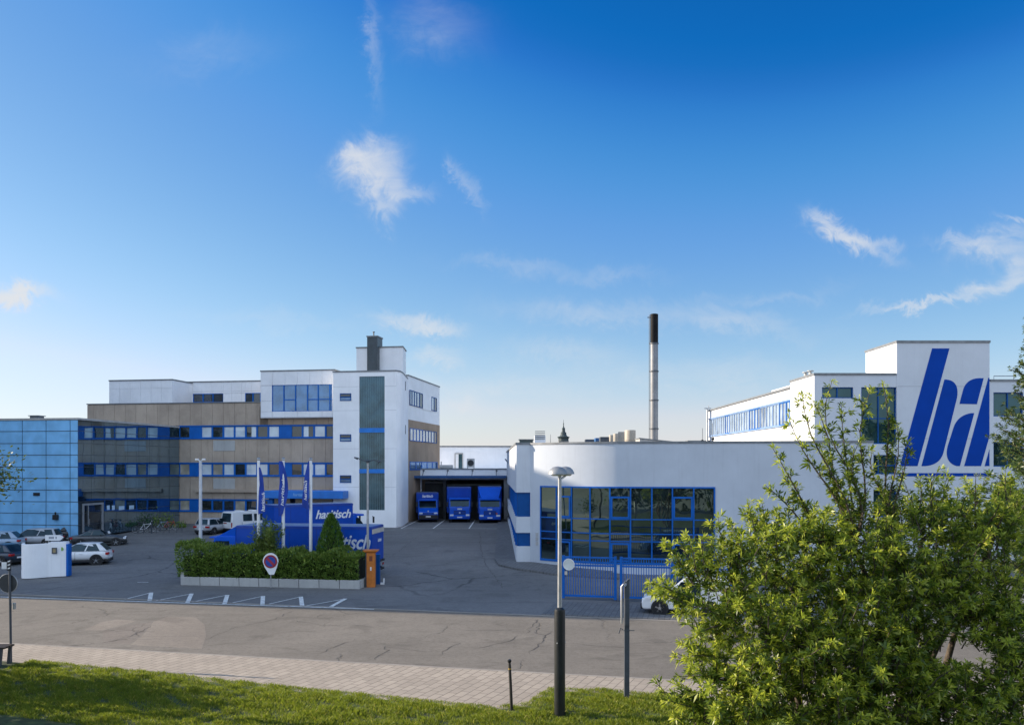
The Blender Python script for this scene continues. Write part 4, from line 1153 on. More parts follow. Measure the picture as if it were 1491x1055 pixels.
# ================================================================== office building on the right with the big logo
Yb, Xb = 64.0, 22.6
rb = thing('logo_building', 'white office block at right with giant blue emblem on its tower', 'building', (Xb, Yb, 0))
def bx(px, Y=Yb): return (px - CX) / F * Y - Xb
def bz(py, Y=Yb): return CH - (py - HY) * Y / F
zr = bz(546)
xt0, xt1 = bx(1305.5), bx(1440.5)
wh = [(1197, 1242.5, 579.5, 563.5), (1254, 1305.4, 646, 563.5), (1254, 1305.4, 690, 662), (1257, 1305.4, 752, 712)]
def pierced(mb, x0, x1, z0, z1, holes, y0, y1):
    xs = sorted(set([x0, x1] + [h for q in holes for h in q[:2]])); zs = sorted(set([z0, z1] + [h for q in holes for h in q[2:]]))
    for a, b in zip(xs, xs[1:]):
        run = None
        for c, d in zip(zs, zs[1:]):
            m_ = ((a + b) / 2, (c + d) / 2)
            if any(q[0] < m_[0] < q[1] and q[2] < m_[1] < q[3] for q in holes):
                if run: mb.box(a, y0, run[0], b, y1, run[1]); run = None
            else: run = (run[0], d) if run else (c, d)
        if run: mb.box(a, y0, run[0], b, y1, run[1])
HL = [(bx(a), bx(b), bz(c), bz(d)) for a, b, c, d in wh]
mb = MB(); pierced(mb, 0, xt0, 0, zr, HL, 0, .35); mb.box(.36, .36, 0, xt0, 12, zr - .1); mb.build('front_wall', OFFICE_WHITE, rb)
WF = glass('office_dark_glass', (.015, .04, .045), mirror=(.5, .75, .78), base=.06)
def rwin(x0, x1, z0, z1, cols, y=.1, splits=(), fr=BLUE_DK):
    mb = MB(); w = .08
    mb.box(x0, y, z0, x0 + w, y + .15, z1); mb.box(x1 - w, y, z0, x1, y + .15, z1); mb.box(x0 + w, y, z0, x1 - w, y + .15, z0 + w); mb.box(x0 + w, y, z1 - w, x1 - w, y + .15, z1)
    for i in range(1, cols): c = x0 + (x1 - x0) * i / cols; mb.box(c - .04, y + .01, z0 + w, c + .04, y + .14, z1 - w)
    for s_ in splits: mb.box(x0 + w, y + .02, z0 + (z1 - z0) * s_ - .04, x1 - w, y + .13, z0 + (z1 - z0) * s_ + .04)
    o = mb.build('window', fr, rb)
    mb = MB(); mb.box(x0 + w / 2, y + .09, z0 + w / 2, x1 - w / 2, y + .10, z1 - w / 2); mb.build('pane', WF, o)
    return o
for i, q in enumerate(HL): rwin(*q, 2 if i == 0 else 2, splits=(.45,) if i else ())
# emblem tower
zt_ = bz(499)
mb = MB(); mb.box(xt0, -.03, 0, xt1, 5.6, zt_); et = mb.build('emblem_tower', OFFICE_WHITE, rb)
mb = MB(); mb.box(xt0 - .05, -.09, zt_, xt1 + .05, 5.7, zt_ + .17); mb.build('roof_edge', COPING, et)
s_ = 731 / 201.0
def L(zx, zy): return (bx(1290 + zx / s_, Yb), bz(470 + zy / s_, Yb))
def emblem(pts):
    mb = MB(); mb.xz([L(*p) for p in pts], -.045, -.031); mb.build('emblem_stroke', LOGO, et)
def arc(p0, c, p1, n=10):
    o = []
    for i in range(n + 1):
        t = i / n; o.append(((1 - t) ** 2 * p0[0] + 2 * t * (1 - t) * c[0] + t * t * p1[0], (1 - t) ** 2 * p0[1] + 2 * t * (1 - t) * c[1] + t * t * p1[1]))
    return o
emblem([(243, 135), (335, 135), (166, 757), (73, 757)])
emblem([(308, 300)] + arc((316, 299), (392, 305), (374, 400)) + arc((302, 690), (282, 752), (205, 757)) + [(187, 757)])
emblem([(516, 292)] + arc((490, 292), (420, 296), (405, 362)) + [(388, 428), (480, 430)])
emblem([(466, 477)] + arc((448, 477), (378, 490), (357, 552)) + arc((326, 650), (304, 735), (372, 757)) + [(390, 757)])
emblem([(541, 290), (546.5, 290), (546.5, 600), (502, 757), (413, 757)])
emblem([(546.5, 668), (546.5, 757), (521, 757)])
emblem([(70, 794), (546.5, 794), (546.5, 811), (66, 811)])
mb = MB()
for zy in (334, 610): a = L(60, zy); b = L(546.5, zy + 3); mb.box(a[0], -.034, b[1], b[0], -.0305, a[1])
mb.build('joint', paint('office_joint', (.42, .43, .46), .8), et)
mb = MB(); a = L(60, 935); b = L(546.5, 943); mb.box(a[0], -.04, b[1], b[0], -.031, a[1]); mb.build('wall_joint', STEEL_DK, et)
# right part
xr2 = 30.0
hr = []
for (y0, y1) in ((571, 606), (643, 679), (712, 757)):
    for (p0, p1) in ((1446.5, 1490), (1500, 1545), (1560, 1610), (1620, 1680)): hr.append((bx(p0), bx(p1), bz(y1), bz(y0)))
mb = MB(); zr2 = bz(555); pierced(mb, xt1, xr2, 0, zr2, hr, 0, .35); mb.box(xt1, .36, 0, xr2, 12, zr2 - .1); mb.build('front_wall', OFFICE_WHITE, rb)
mb = MB(); mb.box(xt1 + .06, -.07, zr2, xr2, 12, zr2 + .15); mb.build('roof_edge', COPING, rb)
for q in hr: rwin(*q, 2)
mb = MB(); mb.tube([(xt1 + .9, 1, zr2 + .1), (xt1 + .9, 1, zr2 + .5), (xt1 + 2.4, 1, zr2 + .5), (xt1 + 2.4, 1, zr2 + .1)], .03, 6); mb.tube([(xt1 + .35, 1, zr2 + .1), (xt1 + .35, 1, zr2 + .75)], .02, 5); mb.build('roof_rail', STEEL, rb)
# left flank: near pier part, then long window row
mb = MB(); mb.box(-.06, .0, 0, -.001, 5.5, zr + .0); mb.box(0, 5.5, 0, 5, 5.52, zr); mb.build('side_wall', OFFICE_WHITE, rb)
mb = MB(); mb.box(-.12, -.06, zr, xt0 - .06, 5.56, zr + .16); mb.build('roof_edge', COPING, rb)
zf = zr - .42
yF = 36.0
zw1, zw0 = zf - .98, zf - 2.92
n_ = 16
ya, yb_ = 5.6, 35.4
mb = MB(); mb.box(.25, 5.53, 0, 6, yF, zw0); mb.box(.25, 5.53, zw1, 6, yF, zf); mb.box(.25, yb_, zw0, 6, yF, zw1); mb.box(1.2, 5.6, zw0, 6, yb_, zw1); mb.build('long_wing', OFFICE_WHITE, rb)
mb = MB(); mb.box(.1, 5.57, zf, 6, yF + .1, zf + .15); mb.build('roof_edge', COPING, rb)
mb = MB(); mb.box(.14, ya, zw1, .249, yb_, zw1 + .14); mb.box(.12, ya, zw0 - .1, .249, yb_, zw0 - .001); mb.build('window_rail', paint('pale_blue_rail', (.2, .3, .5), .4), rb)
for i in range(n_):
    a = ya + (yb_ - ya) * i / n_; b = ya + (yb_ - ya) * (i + 1) / n_
    mb = MB(); w = .09
    mb.box(.2, a, zw0, .34, a + w, zw1); mb.box(.2, b - w, zw0, .34, b, zw1); mb.box(.2, a + w, zw0, .34, b - w, zw0 + w); mb.box(.2, a + w, zw1 - w, .34, b - w, zw1); mb.box(.21, (a + b) / 2 - .04, zw0 + w, .33, (a + b) / 2 + .04, zw1 - w)
    o = mb.build('window', BLUE if i in (0, 1, 5, 6, 11) else paint('faded_blue_frame', (.16, .26, .46), .4), rb)
    mb = MB(); mb.box(.26, a + .04, zw0 + .04, .28, b - .04, zw1 - .04); mb.build('pane', G_BRIGHT, o)
for dy in (0, .55):
    mb = MB(); q = (.9, 3.6 + dy * 2, zr + .1); mb.cyl(q, (q[0], q[1], q[2] + .5), .14, n=10); mb.cyl((q[0], q[1], q[2] + .58), (q[0], q[1], q[2] + .64), .26, n=10); mb.cyl((q[0], q[1], q[2] + .5), (q[0], q[1], q[2] + .58), .05, n=6); mb.build('vent_pipe', COPING_LT, rb)

# ================================================================== gate
gx0, gy0 = gp(820.5, 872, .0).x, gp(820.5, 872, .0).y
gt = thing('sliding_gate', 'blue steel bar gate across the pavement before the hall', 'gate', (gx0, gy0, .07), -SA)
GL, GH = 8.6, 2.2
for i, x in enumerate((0, 2.72, 3.02, 5.6, 8.5)):
    mb = MB(); mb.box(x - .07, -.07, 0, x + .07, .07, GH + .04); mb.build('post', BLUE, gt, bevel=.01)
for (a, b) in ((.071, 2.649), (3.091, 5.529), (5.671, 8.429)):
    mb = MB()
    mb.box(a, -.05, GH - .08, b, .05, GH); mb.box(a, -.05, GH - .5, b, .05, GH - .42); mb.box(a, -.05, .1, b, .05, .2)
    n = int((b - a) / .125)
    for k in range(n):
        x = a + (k + .5) * (b - a) / n
        mb.box(x - .018, -.018, .2, x + .018, .018, GH - .5); mb.box(x - .018, -.018, GH - .42, x + .018, .018, GH - .08)
    mb.build('bar_panel', BLUE, gt)
sg_ = thing('round_sign', 'round pale sign plate hanging on the blue gate beside the lamp', 'sign', (gx0 + .28 * math.cos(SA), gy0 - .12, .07 + GH - .42), -SA)
mb = MB(); mb.cyl((0, -.03, 0), (0, -.001, 0), .30, n=28); mb.build('plate', paint('pale_sign_back', (.62, .64, .6), .5), sg_)
mb = MB(); mb.torus((0, -.03, 0), .29, .018, 28); mb.build('rim', WHITEPAINT, sg_)
mb = MB(); mb.box(-.22, -.04, -.55, -.08, -.002, -.36); mb.build('bracket', paint('pale_tag', (.5, .45, .38), .6), sg_)

# ================================================================== street furniture
# big street lamp in the foreground
lp = gp(815, 1041, .2)
t = thing('street_lamp', 'tall foreground street lamp with two mushroom shades and black sleeve', 'street lamp', lp)
LH = CH - (690 - HY) * lp.y / F - lp.z
k_ = lp.y / F
mb = MB(); mb.lathe([(8.0 * k_, -.1), (8.0 * k_, 2.82), (7.4 * k_, 2.9), (4.2 * k_, 2.95)], n=24); mb.build('sleeve', paint('black_sleeve', (.012, .014, .015), .38, .3, 4.0), t, smooth=40)
for an in range(3):
    mb = MB(); q = an * 2.1 + 4.2; mb.cyl((8 * k_ * math.cos(q), 8 * k_ * math.sin(q), 2.0), (8.8 * k_ * math.cos(q), 8.8 * k_ * math.sin(q), 2.0), .02, n=8); mb.build('bolt', STEEL, t)
mb = MB(); mb.lathe([(3.3 * k_, 2.94), (2.7 * k_, LH * .75), (2.6 * k_, LH)], n=16); mb.build('pole', STEEL, t, smooth=40)
for dx, dy, sc in ((-.06, -.05, .9), (.17, .25, .86)):
    mb = MB(); R_ = 15.5 * k_ * sc
    mb.lathe([(R_, 0), (R_ * .97, .05), (R_ * .8, .13), (R_ * .5, .19), (.02, .215), (.001, .21)], c=(dx, dy, LH + .0), n=28)
    sh = mb.build('lamp_shade', paint('lamp_shade_grey', (.27, .28, .29), .45, .08, metal=.3), t, smooth=50)
    mb = MB(); mb.lathe([(R_ * .55, -.05), (R_ * .75, -.004), (.01, -.003)], c=(dx, dy, LH), n=20); mb.build('diffuser', LAMP, sh)
    if dx > 0:
        mb = MB(); mb.tube([(0, 0, LH - .15), (dx, dy, LH - .05)], .03); mb.build('arm', STEEL, sh)

# grey posts with a sign frame seen edge-on
pp = gp(912.5, 1019, .15)
t = thing('sign_post', 'dark grey square post carrying a bent tubular frame seen edge on', 'sign post', pp)
PH = CH - (846 - HY) * pp.y / F - pp.z; k_ = pp.y / F
mb = MB(); mb.box(-.075, -.06, 0, .075, .06, PH); mb.build('post', STEEL_DK, t, bevel=.012)
mb = MB(); mb.tube([(-.06, -.14, PH - .12), (-.12, -.14, PH - .06), (-.165, -.14, PH - .12), (-.165, -.14, PH - 1.2)], .03, 8); mb.tube([(-.06, -.14, PH - .1), (-.02, -.05, PH - .06)], .03, 8); mb.build('tube_frame', STEEL, t, smooth=50)
mb = MB(); mb.xz([(-.02, PH), (.075, PH), (.09, PH + .09), (.02, PH + .06)], -.05, .05); mb.build('cap', STEEL_DK, t)
mb = MB(); mb.tube([(-.1, -.06, PH - 1.42), (.22, -.06, PH - 1.42)], .012, 6); mb.tube([(-.24, -.08, PH - 1.5), (-.19, -.08, PH - 1.34), (-.12, -.07, PH - 1.4)], .018, 6); mb.build('clamp', STEEL_DK, t)
mb = MB(); mb.box(-.06, -.1, PH - 1.28, .06, -.061, PH - .5); mb.build('sign_edge', STEEL_DK, t)

# wooden bollard stake
bp = gp(745, 1033, .15)
t = thing('bollard', 'thin black stake with a yellow band at the pavement edge', 'bollard', bp)
k_ = bp.y / F; h_ = 74 * k_
mb = MB(); mb.tube([(0, 0, -.05), (-.03, 0, h_ * .5), (-.06, 0, h_ * .9), (-.062, 0, h_ * .94)], [.045, .042, .04, .03], 10); mb.build('stake', paint('black_stake', (.018, .015, .013), .6, .3, 6), t, smooth=40)
mb = MB(); mb.cyl((-.052, 0, h_ * .80), (-.053, 0, h_ * .825), .045, n=12); mb.build('band', paint('yellow_band', (.4, .24, .03), .5), t)
mb = MB(); mb.lathe([(.035, h_ * .93), (.055, h_ * .95), (.055, h_ * .985), (.03, h_)], c=(-.062, 0, 0), n=12); mb.build('cap', BLACK, t, smooth=40)

# sign post at the left edge
sp = gp(16, 965, .13)
t = thing('traffic_sign', 'grey round sign seen from behind on a post with small plates', 'traffic sign', sp)
k_ = sp.y / F; h_ = 150 * k_
mb = MB(); mb.cyl((0, 0, 0), (-.05, 0, h_), .042, n=10); mb.build('pole', STEEL_DK, t)
zc_ = 116 * k_
mb = MB(); mb.cyl((-.14, .05, zc_), (-.14, .075, zc_), 13.5 * k_, n=32); mb.build('plate', paint('sign_back_grey', (.055, .058, .062), .55, .2), t)
mb = MB(); mb.torus((-.14, .06, zc_), 13.5 * k_, .015, 32); mb.build('rim', STEEL, t)
mb = MB(); mb.box(-.12, -.05, 135 * k_, .03, -.044, 150 * k_); q_ = mb.build('plate', paint('black_plate', (.02, .02, .025), .5), t)
for kk in range(3):
    mb = MB(); z_ = (137 + kk * 5) * k_; mb.xz([(-.09, z_), (0, z_ + .03), (0, z_ + .07), (-.09, z_ + .04)], -.052, -.051); mb.build('stripe', WHITEPAINT, q_)
mb = MB(); mb.box(-.34, .02, 137 * k_, -.13, .03, 147 * k_); mb.build('plate', WHITEPAINT, t)
mb = MB(); mb.cyl((.12, -.02, 79 * k_), (.12, -.02, 88 * k_), .06, n=10); mb.tube([(0, 0, 85 * k_), (.12, 0, 86 * k_)], .02); mb.build('lock_box', STEEL, t)
# bench end
bq = gp(4, 968, .15)
t = thing('park_bench', 'dark wooden bench end at the left edge of the footpath', 'bench', (bq.x - .75, bq.y, .15))
mb = MB()
for k in range(4): mb.box(-1.0, -.3 + k * .16, .62, .98, -.18 + k * .16, .68)
mb.build('seat', paint('dark_bench_wood', (.04, .028, .02), .6, .3, 4), t)
for x in (-.85, .74):
    for y0, y1 in ((-.30, -.22), (.24, .32)):
        mb = MB(); mb.xz([(x, 0), (x + .1, 0), (x + .16, .619), (x + .06, .619)], y0, y1); mb.build('leg', STEEL_DK, t)

# flagpoles and flags
FLY = 51.4
FABRIC = paint('flag_blue', (.012, .05, .33), .75, .2, 2.0)
def flag_y(x, z): return .10 * math.sin(9 * x + 1.1 * z) + .05 * math.sin(2.3 * z + 4 * x)
poles = []
for i, (px, py, side_, lab) in enumerate(((376.5, 670, 1, 'left white flagpole behind the hedge'), (412.5, 670, 0, 'middle white flagpole between the other two'), (452.5, 670.5, -1, 'right white flagpole beside the dense conifer'))):
    x, ztop = up(px, FLY), CH - (py - HY) * FLY / F
    base = gz(x, FLY)
    t = thing('flagpole', lab, 'flagpole', (x, FLY, base), 0, 'flagpoles behind the hedge')
    H_ = ztop - base
    mb = MB(); mb.lathe([(.105, 0), (.10, 2), (.085, H_)], n=14); mb.build('pole', WHITEPAINT, t, smooth=40)
    mb = MB(); mb.lathe([(.03, H_), (.11, H_ + .05), (.11, H_ + .12), (.02, H_ + .18)], n=12); mb.build('finial', STEEL, t, smooth=40)
    mb = MB(); mb.lathe([(.2, 0), (.2, .05), (.13, .12)], n=14); mb.build('base', STEEL_DK, t)
    # flag: gathers to a narrow top and hangs
    zt1 = CH - ((680 if i == 0 else 671) - HY) * FLY / F - base; zb1 = CH - ({0: 748, 1: 752, 2: 742}[i] - HY) * FLY / F - base
    fl = thing('flag', ['blue flag with white letters hanging right of its pole', 'twisted blue flag wrapped over the front of its pole', 'blue flag with white letters hanging left of its pole'][i], 'flag', (x, FLY - .16, base), 0, 'flags on the three poles')
    mb = MB(); nu, nv = 14, 36
    def fx(s, q):
        if i == 0: return .06 + s * (.08 + .34 * min(1, q * 1.3) ** .8 + .05 * math.sin(q * 7))
        if i == 1: return -.22 + .06 * math.sin(q * 5) + s * (.12 + .38 * math.sin(min(1, q * .9 + .08) * 2.6))
        return -.06 - s * (.06 + .40 * min(1, q * 1.25) + .03 * math.sin(q * 6))
    vs = []
    for b_ in range(nv + 1):
        for a_ in range(nu + 1):
            s, q = a_ / nu, b_ / nv
            X = fx(s, q); z_ = zt1 - (zt1 - zb1) * q * (1 - .06 * s)
            vs.append((X, flag_y(X, z_) * min(1, q * 2 + .2), z_))
    mb.add(vs, [(b_ * (nu + 1) + a_, b_ * (nu + 1) + a_ + 1, (b_ + 1) * (nu + 1) + a_ + 1, (b_ + 1) * (nu + 1) + a_) for b_ in range(nv) for a_ in range(nu)])
    mb.build('cloth', FABRIC, fl, recalc=False, smooth=180)
    # letters follow the folds
    me = text_mesh('haritisch', .40, 0.006, 0.2, 0.004)
    zz0 = {0: zt1 - (zt1 - zb1) * .74, 1: zt1 - (zt1 - zb1) * .55, 2: zt1 - (zt1 - zb1) * .60}[i]
    xx0 = {0: .32, 1: .02, 2: -.26}[i]; L_ = (zt1 - zb1) * (.40 if i != 1 else .5)
    xs = [v.co.x for v in me.vertices]; f_ = L_ / (max(xs) - min(xs))
    for v in me.vertices:
        X, z_ = xx0 - v.co.y * .72 * (.7 if i == 1 else 1), zz0 + v.co.x * f_
        q = (zt1 - z_) / (zt1 - zb1)
        v.co = (X, flag_y(X, z_) * min(1, q * 2 + .2) - .018 - v.co.z, z_)
    me.materials.clear(); me.materials.append(WHITEPAINT)
    me.name = 'lettering'
    o = bpy.data.objects.new('lettering', me); COL.objects.link(o); o.parent = fl

# slim yard lamp left of the hedge and one behind the orange post
yl = Vector((up(292, 53), 53, gz(up(292, 53), 53)))
t = thing('yard_lamp', 'slim pale yard lamp with two tiny heads left of the flags', 'street lamp', yl)
H_ = CH - (670 - HY) * 53 / F - yl.z
mb = MB(); mb.lathe([(.12, 0), (.11, 2), (.09, H_)], n=12); mb.build('pole', paint('pale_lamp_grey', (.55, .57, .6), .4), t, smooth=40)
for sx in (-1, 1):
    mb = MB(); mb.tube([(0, 0, H_ - .04), (sx * .2, -.05, H_ + .05)], .03); mb.box(sx * .12, -.12, H_ + .02, sx * .3, .06, H_ + .12); mb.build('lamp_head', WHITEPAINT, t)
yl = Vector((up(535.5, 50.5), 50.5, 0))
t = thing('yard_lamp', 'thin grey lamp post with curved arms rising behind the orange post', 'street lamp', yl)
H_ = CH - (673 - HY) * 50.5 / F
mb = MB(); mb.lathe([(.085, 0), (.075, 2), (.06, H_)], n=12); mb.build('pole', STEEL, t, smooth=40)
mb = MB(); mb.lathe([(.1, H_ - .02), (.13, H_ + .1), (.06, H_ + .16)], n=12); mb.build('collar', STEEL_DK, t, smooth=40)
for sx in (-1, 1):
    mb = MB(); mb.tube([(0, 0, H_ + .08), (sx * .35, 0, H_ + .14), (sx * .62, 0, H_ + .08 + (.2 if sx < 0 else 0))], .03); mb.cyl((sx * .58, 0, H_ + .02 + (.2 if sx < 0 else 0)), (sx * .8, 0, H_ + .1 + (.2 if sx < 0 else 0)), .07, .04, n=8); mb.build('lamp_head', STEEL_DK, t)

# white curved gate pier on the left
wp = gp(58, 841, .08)
t = thing('gate_pier', 'white curved freestanding wall pier with a blue end post', 'wall', (wp.x, wp.y, .05))
H_ = 2.12
c0 = gp(18, 842.5, .05); c1 = gp(97, 838, .05)
pts = []
for k in range(13):
    s = k / 12; p = c0.lerp(c1, s); bow = .5 * math.sin(min(1, s / .68) * math.pi) if s < .68 else 0
    pts.append((p.x - wp.x, p.y - wp.y - bow * .55 + (1.1 * (1 - s / .3) ** 2 if s < .3 else 0)))
mb = MB(); mb.prism(pts[:9] + [(x, y + .3) for x, y in pts[:9][::-1]], 0, H_ - .02); mb.prism([(pts[8][0], pts[8][1] - .06)] + [(x, y - .06) for x, y in pts[9:]] + [(x, y + .34) for x, y in pts[8:][::-1]], 0, H_ + .05)
mb.build('wall', WHITE, t, smooth=30)
mb = MB(); x, y = pts[-1]; mb.box(x + .002, y - .08, 0, x + .14, y + .36, H_ - .1); mb.build('end_post', BLUE, t, bevel=.01)
x, y = pts[9]
mb = MB(); mb.box(x - .05, y - .10, 1.45, x + .27, y - .061, 1.83); q = mb.build('intercom', STEEL_DK, t)
mb = MB(); mb.box(x + .02, y - .112, 1.52, x + .2, y - .101, 1.76); mb.build('display', paint('amber_glass', (.3, .24, .13), .3), q)
mb = MB(); x, y = pts[11]; mb.cyl((x, y - .075, 1.72), (x, y - .061, 1.72), .12, n=20); mb.build('green_emblem', paint('green_badge', (.25, .45, .1), .5), t)
# white arrow board above the pier
aw = gp(78, 800, .3)
Y_ = 60.0
t = thing('arrow_board', 'white arrow shaped board pointing right above the white pier', 'sign', (up(66, Y_), Y_, gz(up(66, Y_), Y_)))
za, zb_ = CH - (778.5 - HY) * Y_ / F - t.location.z, CH - (786.5 - HY) * Y_ / F - t.location.z
w_ = 27 / F * Y_
mb = MB(); mb.xz([(0, zb_), (w_ * .78, zb_), (w_, (za + zb_) / 2 + .04), (w_ * .8, za), (0, za)], -.03, .03); mb.build('board', WHITEPAINT, t)
mb = MB(); mb.box(w_ * .2, -.037, zb_ + .12, w_ * .48, -.031, za - .1); mb.box(w_ * .56, -.037, zb_ + .12, w_ * .63, -.031, za - .1); mb.build('print', paint('grey_print', (.3, .32, .36), .6), t)
for x in (.2, w_ * .7):
    mb = MB(); mb.cyl((x, .06, 0), (x, .06, za - .05), .03, n=8); mb.build('post', STEEL, t)

# hedge in its planter
hl, hr_ = gp(263, 851, .0), gp(524, 857, 0)
hv = (hr_ - hl).xy; HLn = hv.length; ha = math.atan2(hv.y, hv.x)
t = thing('planter', 'long low pale concrete planter kerb under the hedge', 'planter', (hl.x, hl.y, 0), ha)
mb = MB(); n = 9
for k in range(n):
    a = HLn * k / n + .015; b = HLn * (k + 1) / n - .015
    mb.add([(a, 0, -.05), (b, 0, -.05), (b, -.03, .48), (a, -.03, .48), (a, .22, -.05), (b, .22, -.05), (b, .22, .48), (a, .22, .48)], [(0, 1, 2, 3), (7, 6, 5, 4), (0, 4, 5, 1), (1, 5, 6, 2), (2, 6, 7, 3), (3, 7, 4, 0)])
mb.build('kerb_slab', PALECONC, t, bevel=.02)
mb = MB(); mb.box(-.02, .02, 0, .2, 3.2, .75); mb.box(HLn - .2, .24, 0, HLn, 3.2, .48); mb.build('side_slab', PALECONC, t, bevel=.02)
mb = MB(); mb.box(.2, .23, 0, HLn - .2, 3.2, .36); mb.build('soil', paint('planter_soil', (.035, .028, .02), .95, .3, 4, bump=.5), t)
HEDGE = leaf('hedge_leaves', (.06, .12, .02), (.20, .30, .05), (.34, .42, .08), rough=.42, trans=.22)
HEDGE_NEW = leaf('young_hedge_leaves', (.10, .15, .02), (.20, .25, .04), (.3, .32, .07), rough=.45, trans=.35)

def leaf_quads(P, N, ln, wd, jit=.55):
    """Leaf-sized folded quads at P leaning along N."""
    n = len(P)
    N = N + rng.normal(0, jit, (n, 3)); N /= np.linalg.norm(N, axis=1)[:, None]
    S = np.cross(N, rng.normal(0, 1, (n, 3))); S /= np.linalg.norm(S, axis=1)[:, None]
    l = ln * rng.uniform(.65, 1.3, n)[:, None]; w = wd * rng.uniform(.7, 1.2, n)[:, None]
    Q = np.cross(N, S)
    V = np.zeros((n, 4, 3))
    V[:, 0] = P; V[:, 1] = P + N * l * .5 + S * w * .5 + Q * l * .05; V[:, 2] = P + N * l; V[:, 3] = P + N * l * .5 - S * w * .5 + Q * l * .05
    return V.reshape(-1, 3), np.arange(n * 4).reshape(n, 4)

hd = thing('hedge', 'clipped leafy green hedge growing in the concrete planter', 'hedge', (hl.x, hl.y, 0), ha)
def hedge_surface(n):
    u = rng.uniform(-.25, HLn - .1, n); s = rng.uniform(0, 1, n)
    bump = .16 * np.sin(u * 2.1 + .6) + .10 * np.sin(u * 4.7 + 2) + .07 * np.sin(u * 9.3 + 1)
    top = 2.12 + bump - .025 * u + .12 * np.exp(-((u + .1) / .7) ** 2) - .12 * np.exp(-((u - 6.3) / .8) ** 2)
    fr = s < .56
    z = np.where(fr, .42 + (top - .42) * (s / .56), top)
    y = np.where(fr, .18 - .28 * np.sin(np.clip((z - .3) / top, 0, 1) * 2.6) - .5 * bump * np.clip(z / 2.2, 0, 1), -.12 + (s - .56) / .44 * 2.6)
    dep = np.abs(rng.normal(0, .16, n))
    z = z - np.where(fr, 0, dep * .8) ; y = y + np.where(fr, dep, 0)
    clump = np.sin(u * 6.1 + z * 5) * np.sin(z * 6.7 - u * 3.1)
    y = y + np.where(fr, -.09 * clump, 0)
    N = np.where(fr[:, None], np.array([[0, -.7, .5]]), np.array([[0, -.1, 1.]]))
    end = u < .15
    N = N + np.where(end[:, None], np.array([[-.7, 0, 0]]), 0)
    keep = rng.uniform(-1.3, 1, n) < clump + .35
    return np.stack([u, y, z], 1)[keep], N[keep], (fr & (z < top - .25))[keep]
P, N_, fr = hedge_surface(24000)
v, q = leaf_quads(P, N_, .17, .075); o = raw_mesh('foliage', v, q, HEDGE, hd)
sel = ~fr; idx = rng.choice(np.where(sel)[0], min(5200, sel.sum()), replace=False)
v, q = leaf_quads(P[idx] + np.array([0, 0, .05]), N_[idx] * .6 + np.array([0, 0, .7]), .17, .065, .4); raw_mesh('young_shoots', v, q, HEDGE_NEW, hd)
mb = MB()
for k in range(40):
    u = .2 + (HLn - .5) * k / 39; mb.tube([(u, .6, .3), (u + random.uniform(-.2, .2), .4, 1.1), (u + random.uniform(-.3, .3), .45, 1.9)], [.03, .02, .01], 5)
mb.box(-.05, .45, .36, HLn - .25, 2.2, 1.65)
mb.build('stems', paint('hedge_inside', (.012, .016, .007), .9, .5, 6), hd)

# no-stopping sign with its pale plate, standing in the hedge
ns = gp(394, 850, .0)
Yn = gp(394, 853, 0).y - .55
t = thing('no_stopping_sign', 'round blue and red no parking sign on a white board in the hedge', 'traffic sign', (up(394, Yn), Yn, 0))
k_ = Yn / F; zc_ = CH - (817 - HY) * k_
mb = MB(); mb.xz([(-9 * k_, zc_ - .3)] + [(11.5 * k_ * math.cos(a), zc_ + 12.5 * k_ * math.sin(a)) for a in np.linspace(math.pi, 0, 15)] + [(9.5 * k_, zc_ - .3), (5 * k_, zc_ - 19 * k_), (-2 * k_, zc_ - 19 * k_)], 0, .03); mb.build('board', WHITEPAINT, t)
mb = MB(); mb.cyl((0, -.022, zc_), (0, -.001, zc_), 9.6 * k_, n=32); pl_ = mb.build('plate', paint('sign_red', (.30, .02, .03), .4), t)
mb = MB(); mb.cyl((0, -.03, zc_), (0, -.023, zc_), 7.2 * k_, n=32); mb.build('blue_disc', paint('sign_blue', (.02, .06, .30), .4), pl_)
mb = MB(); d_ = 7.0 * k_ * .7071; w_ = .05; mb.xz([(-d_ - w_, zc_ + d_ - w_), (-d_ + w_, zc_ + d_ + w_), (d_ + w_, zc_ - d_ + w_), (d_ - w_, zc_ - d_ - w_)], -.036, -.031); mb.build('red_bar', paint('sign_red_bar', (.33, .03, .05), .4), pl_)
mb = MB(); mb.cyl((0, .06, 0), (0, .06, zc_ + .2), .03, n=8); mb.build('post', STEEL, t)

# orange post and blue post at the planter's end
op = gp(540.5, 854, 0)
t = thing('orange_post', 'orange enamel service post with a flared cap by the hedge', 'post', op)
k_ = op.y / F; H_ = 53 * k_
mb = MB(); mb.box(-.24, -.2, 0, .24, .2, H_ - .1); mb.build('body', ORANGE, t, bevel=.015)
mb = MB(); mb.add([(-.3, -.24, H_ - .1), (.3, -.24, H_ - .1), (.3, .24, H_ - .1), (-.3, .24, H_ - .1), (-.42, -.32, H_ - .02), (.42, -.32, H_ - .02), (.42, .32, H_ - .02), (-.42, .32, H_ - .02), (-.42, -.32, H_ + .05), (.42, -.32, H_ + .05), (.42, .32, H_ + .05), (-.42, .32, H_ + .05)], [(3, 2, 1, 0), (8, 9, 10, 11)] + [(a, (a + 1) % 4, (a + 1) % 4 + 4, a + 4) for a in range(4)] + [(a + 4, (a + 1) % 4 + 4, (a + 1) % 4 + 8, a + 8) for a in range(4)]); mb.build('cap', ORANGE, t)
mb = MB(); mb.box(-.08, -.215, H_ * .72, .1, -.201, H_ * .86); mb.build('slot', paint('rust_slot', (.2, .05, .02), .6), t)
mb = MB(); mb.box(-.03, -.212, H_ * .46, .05, -.201, H_ * .56); mb.build('label_plate', WHITEPAINT, t)
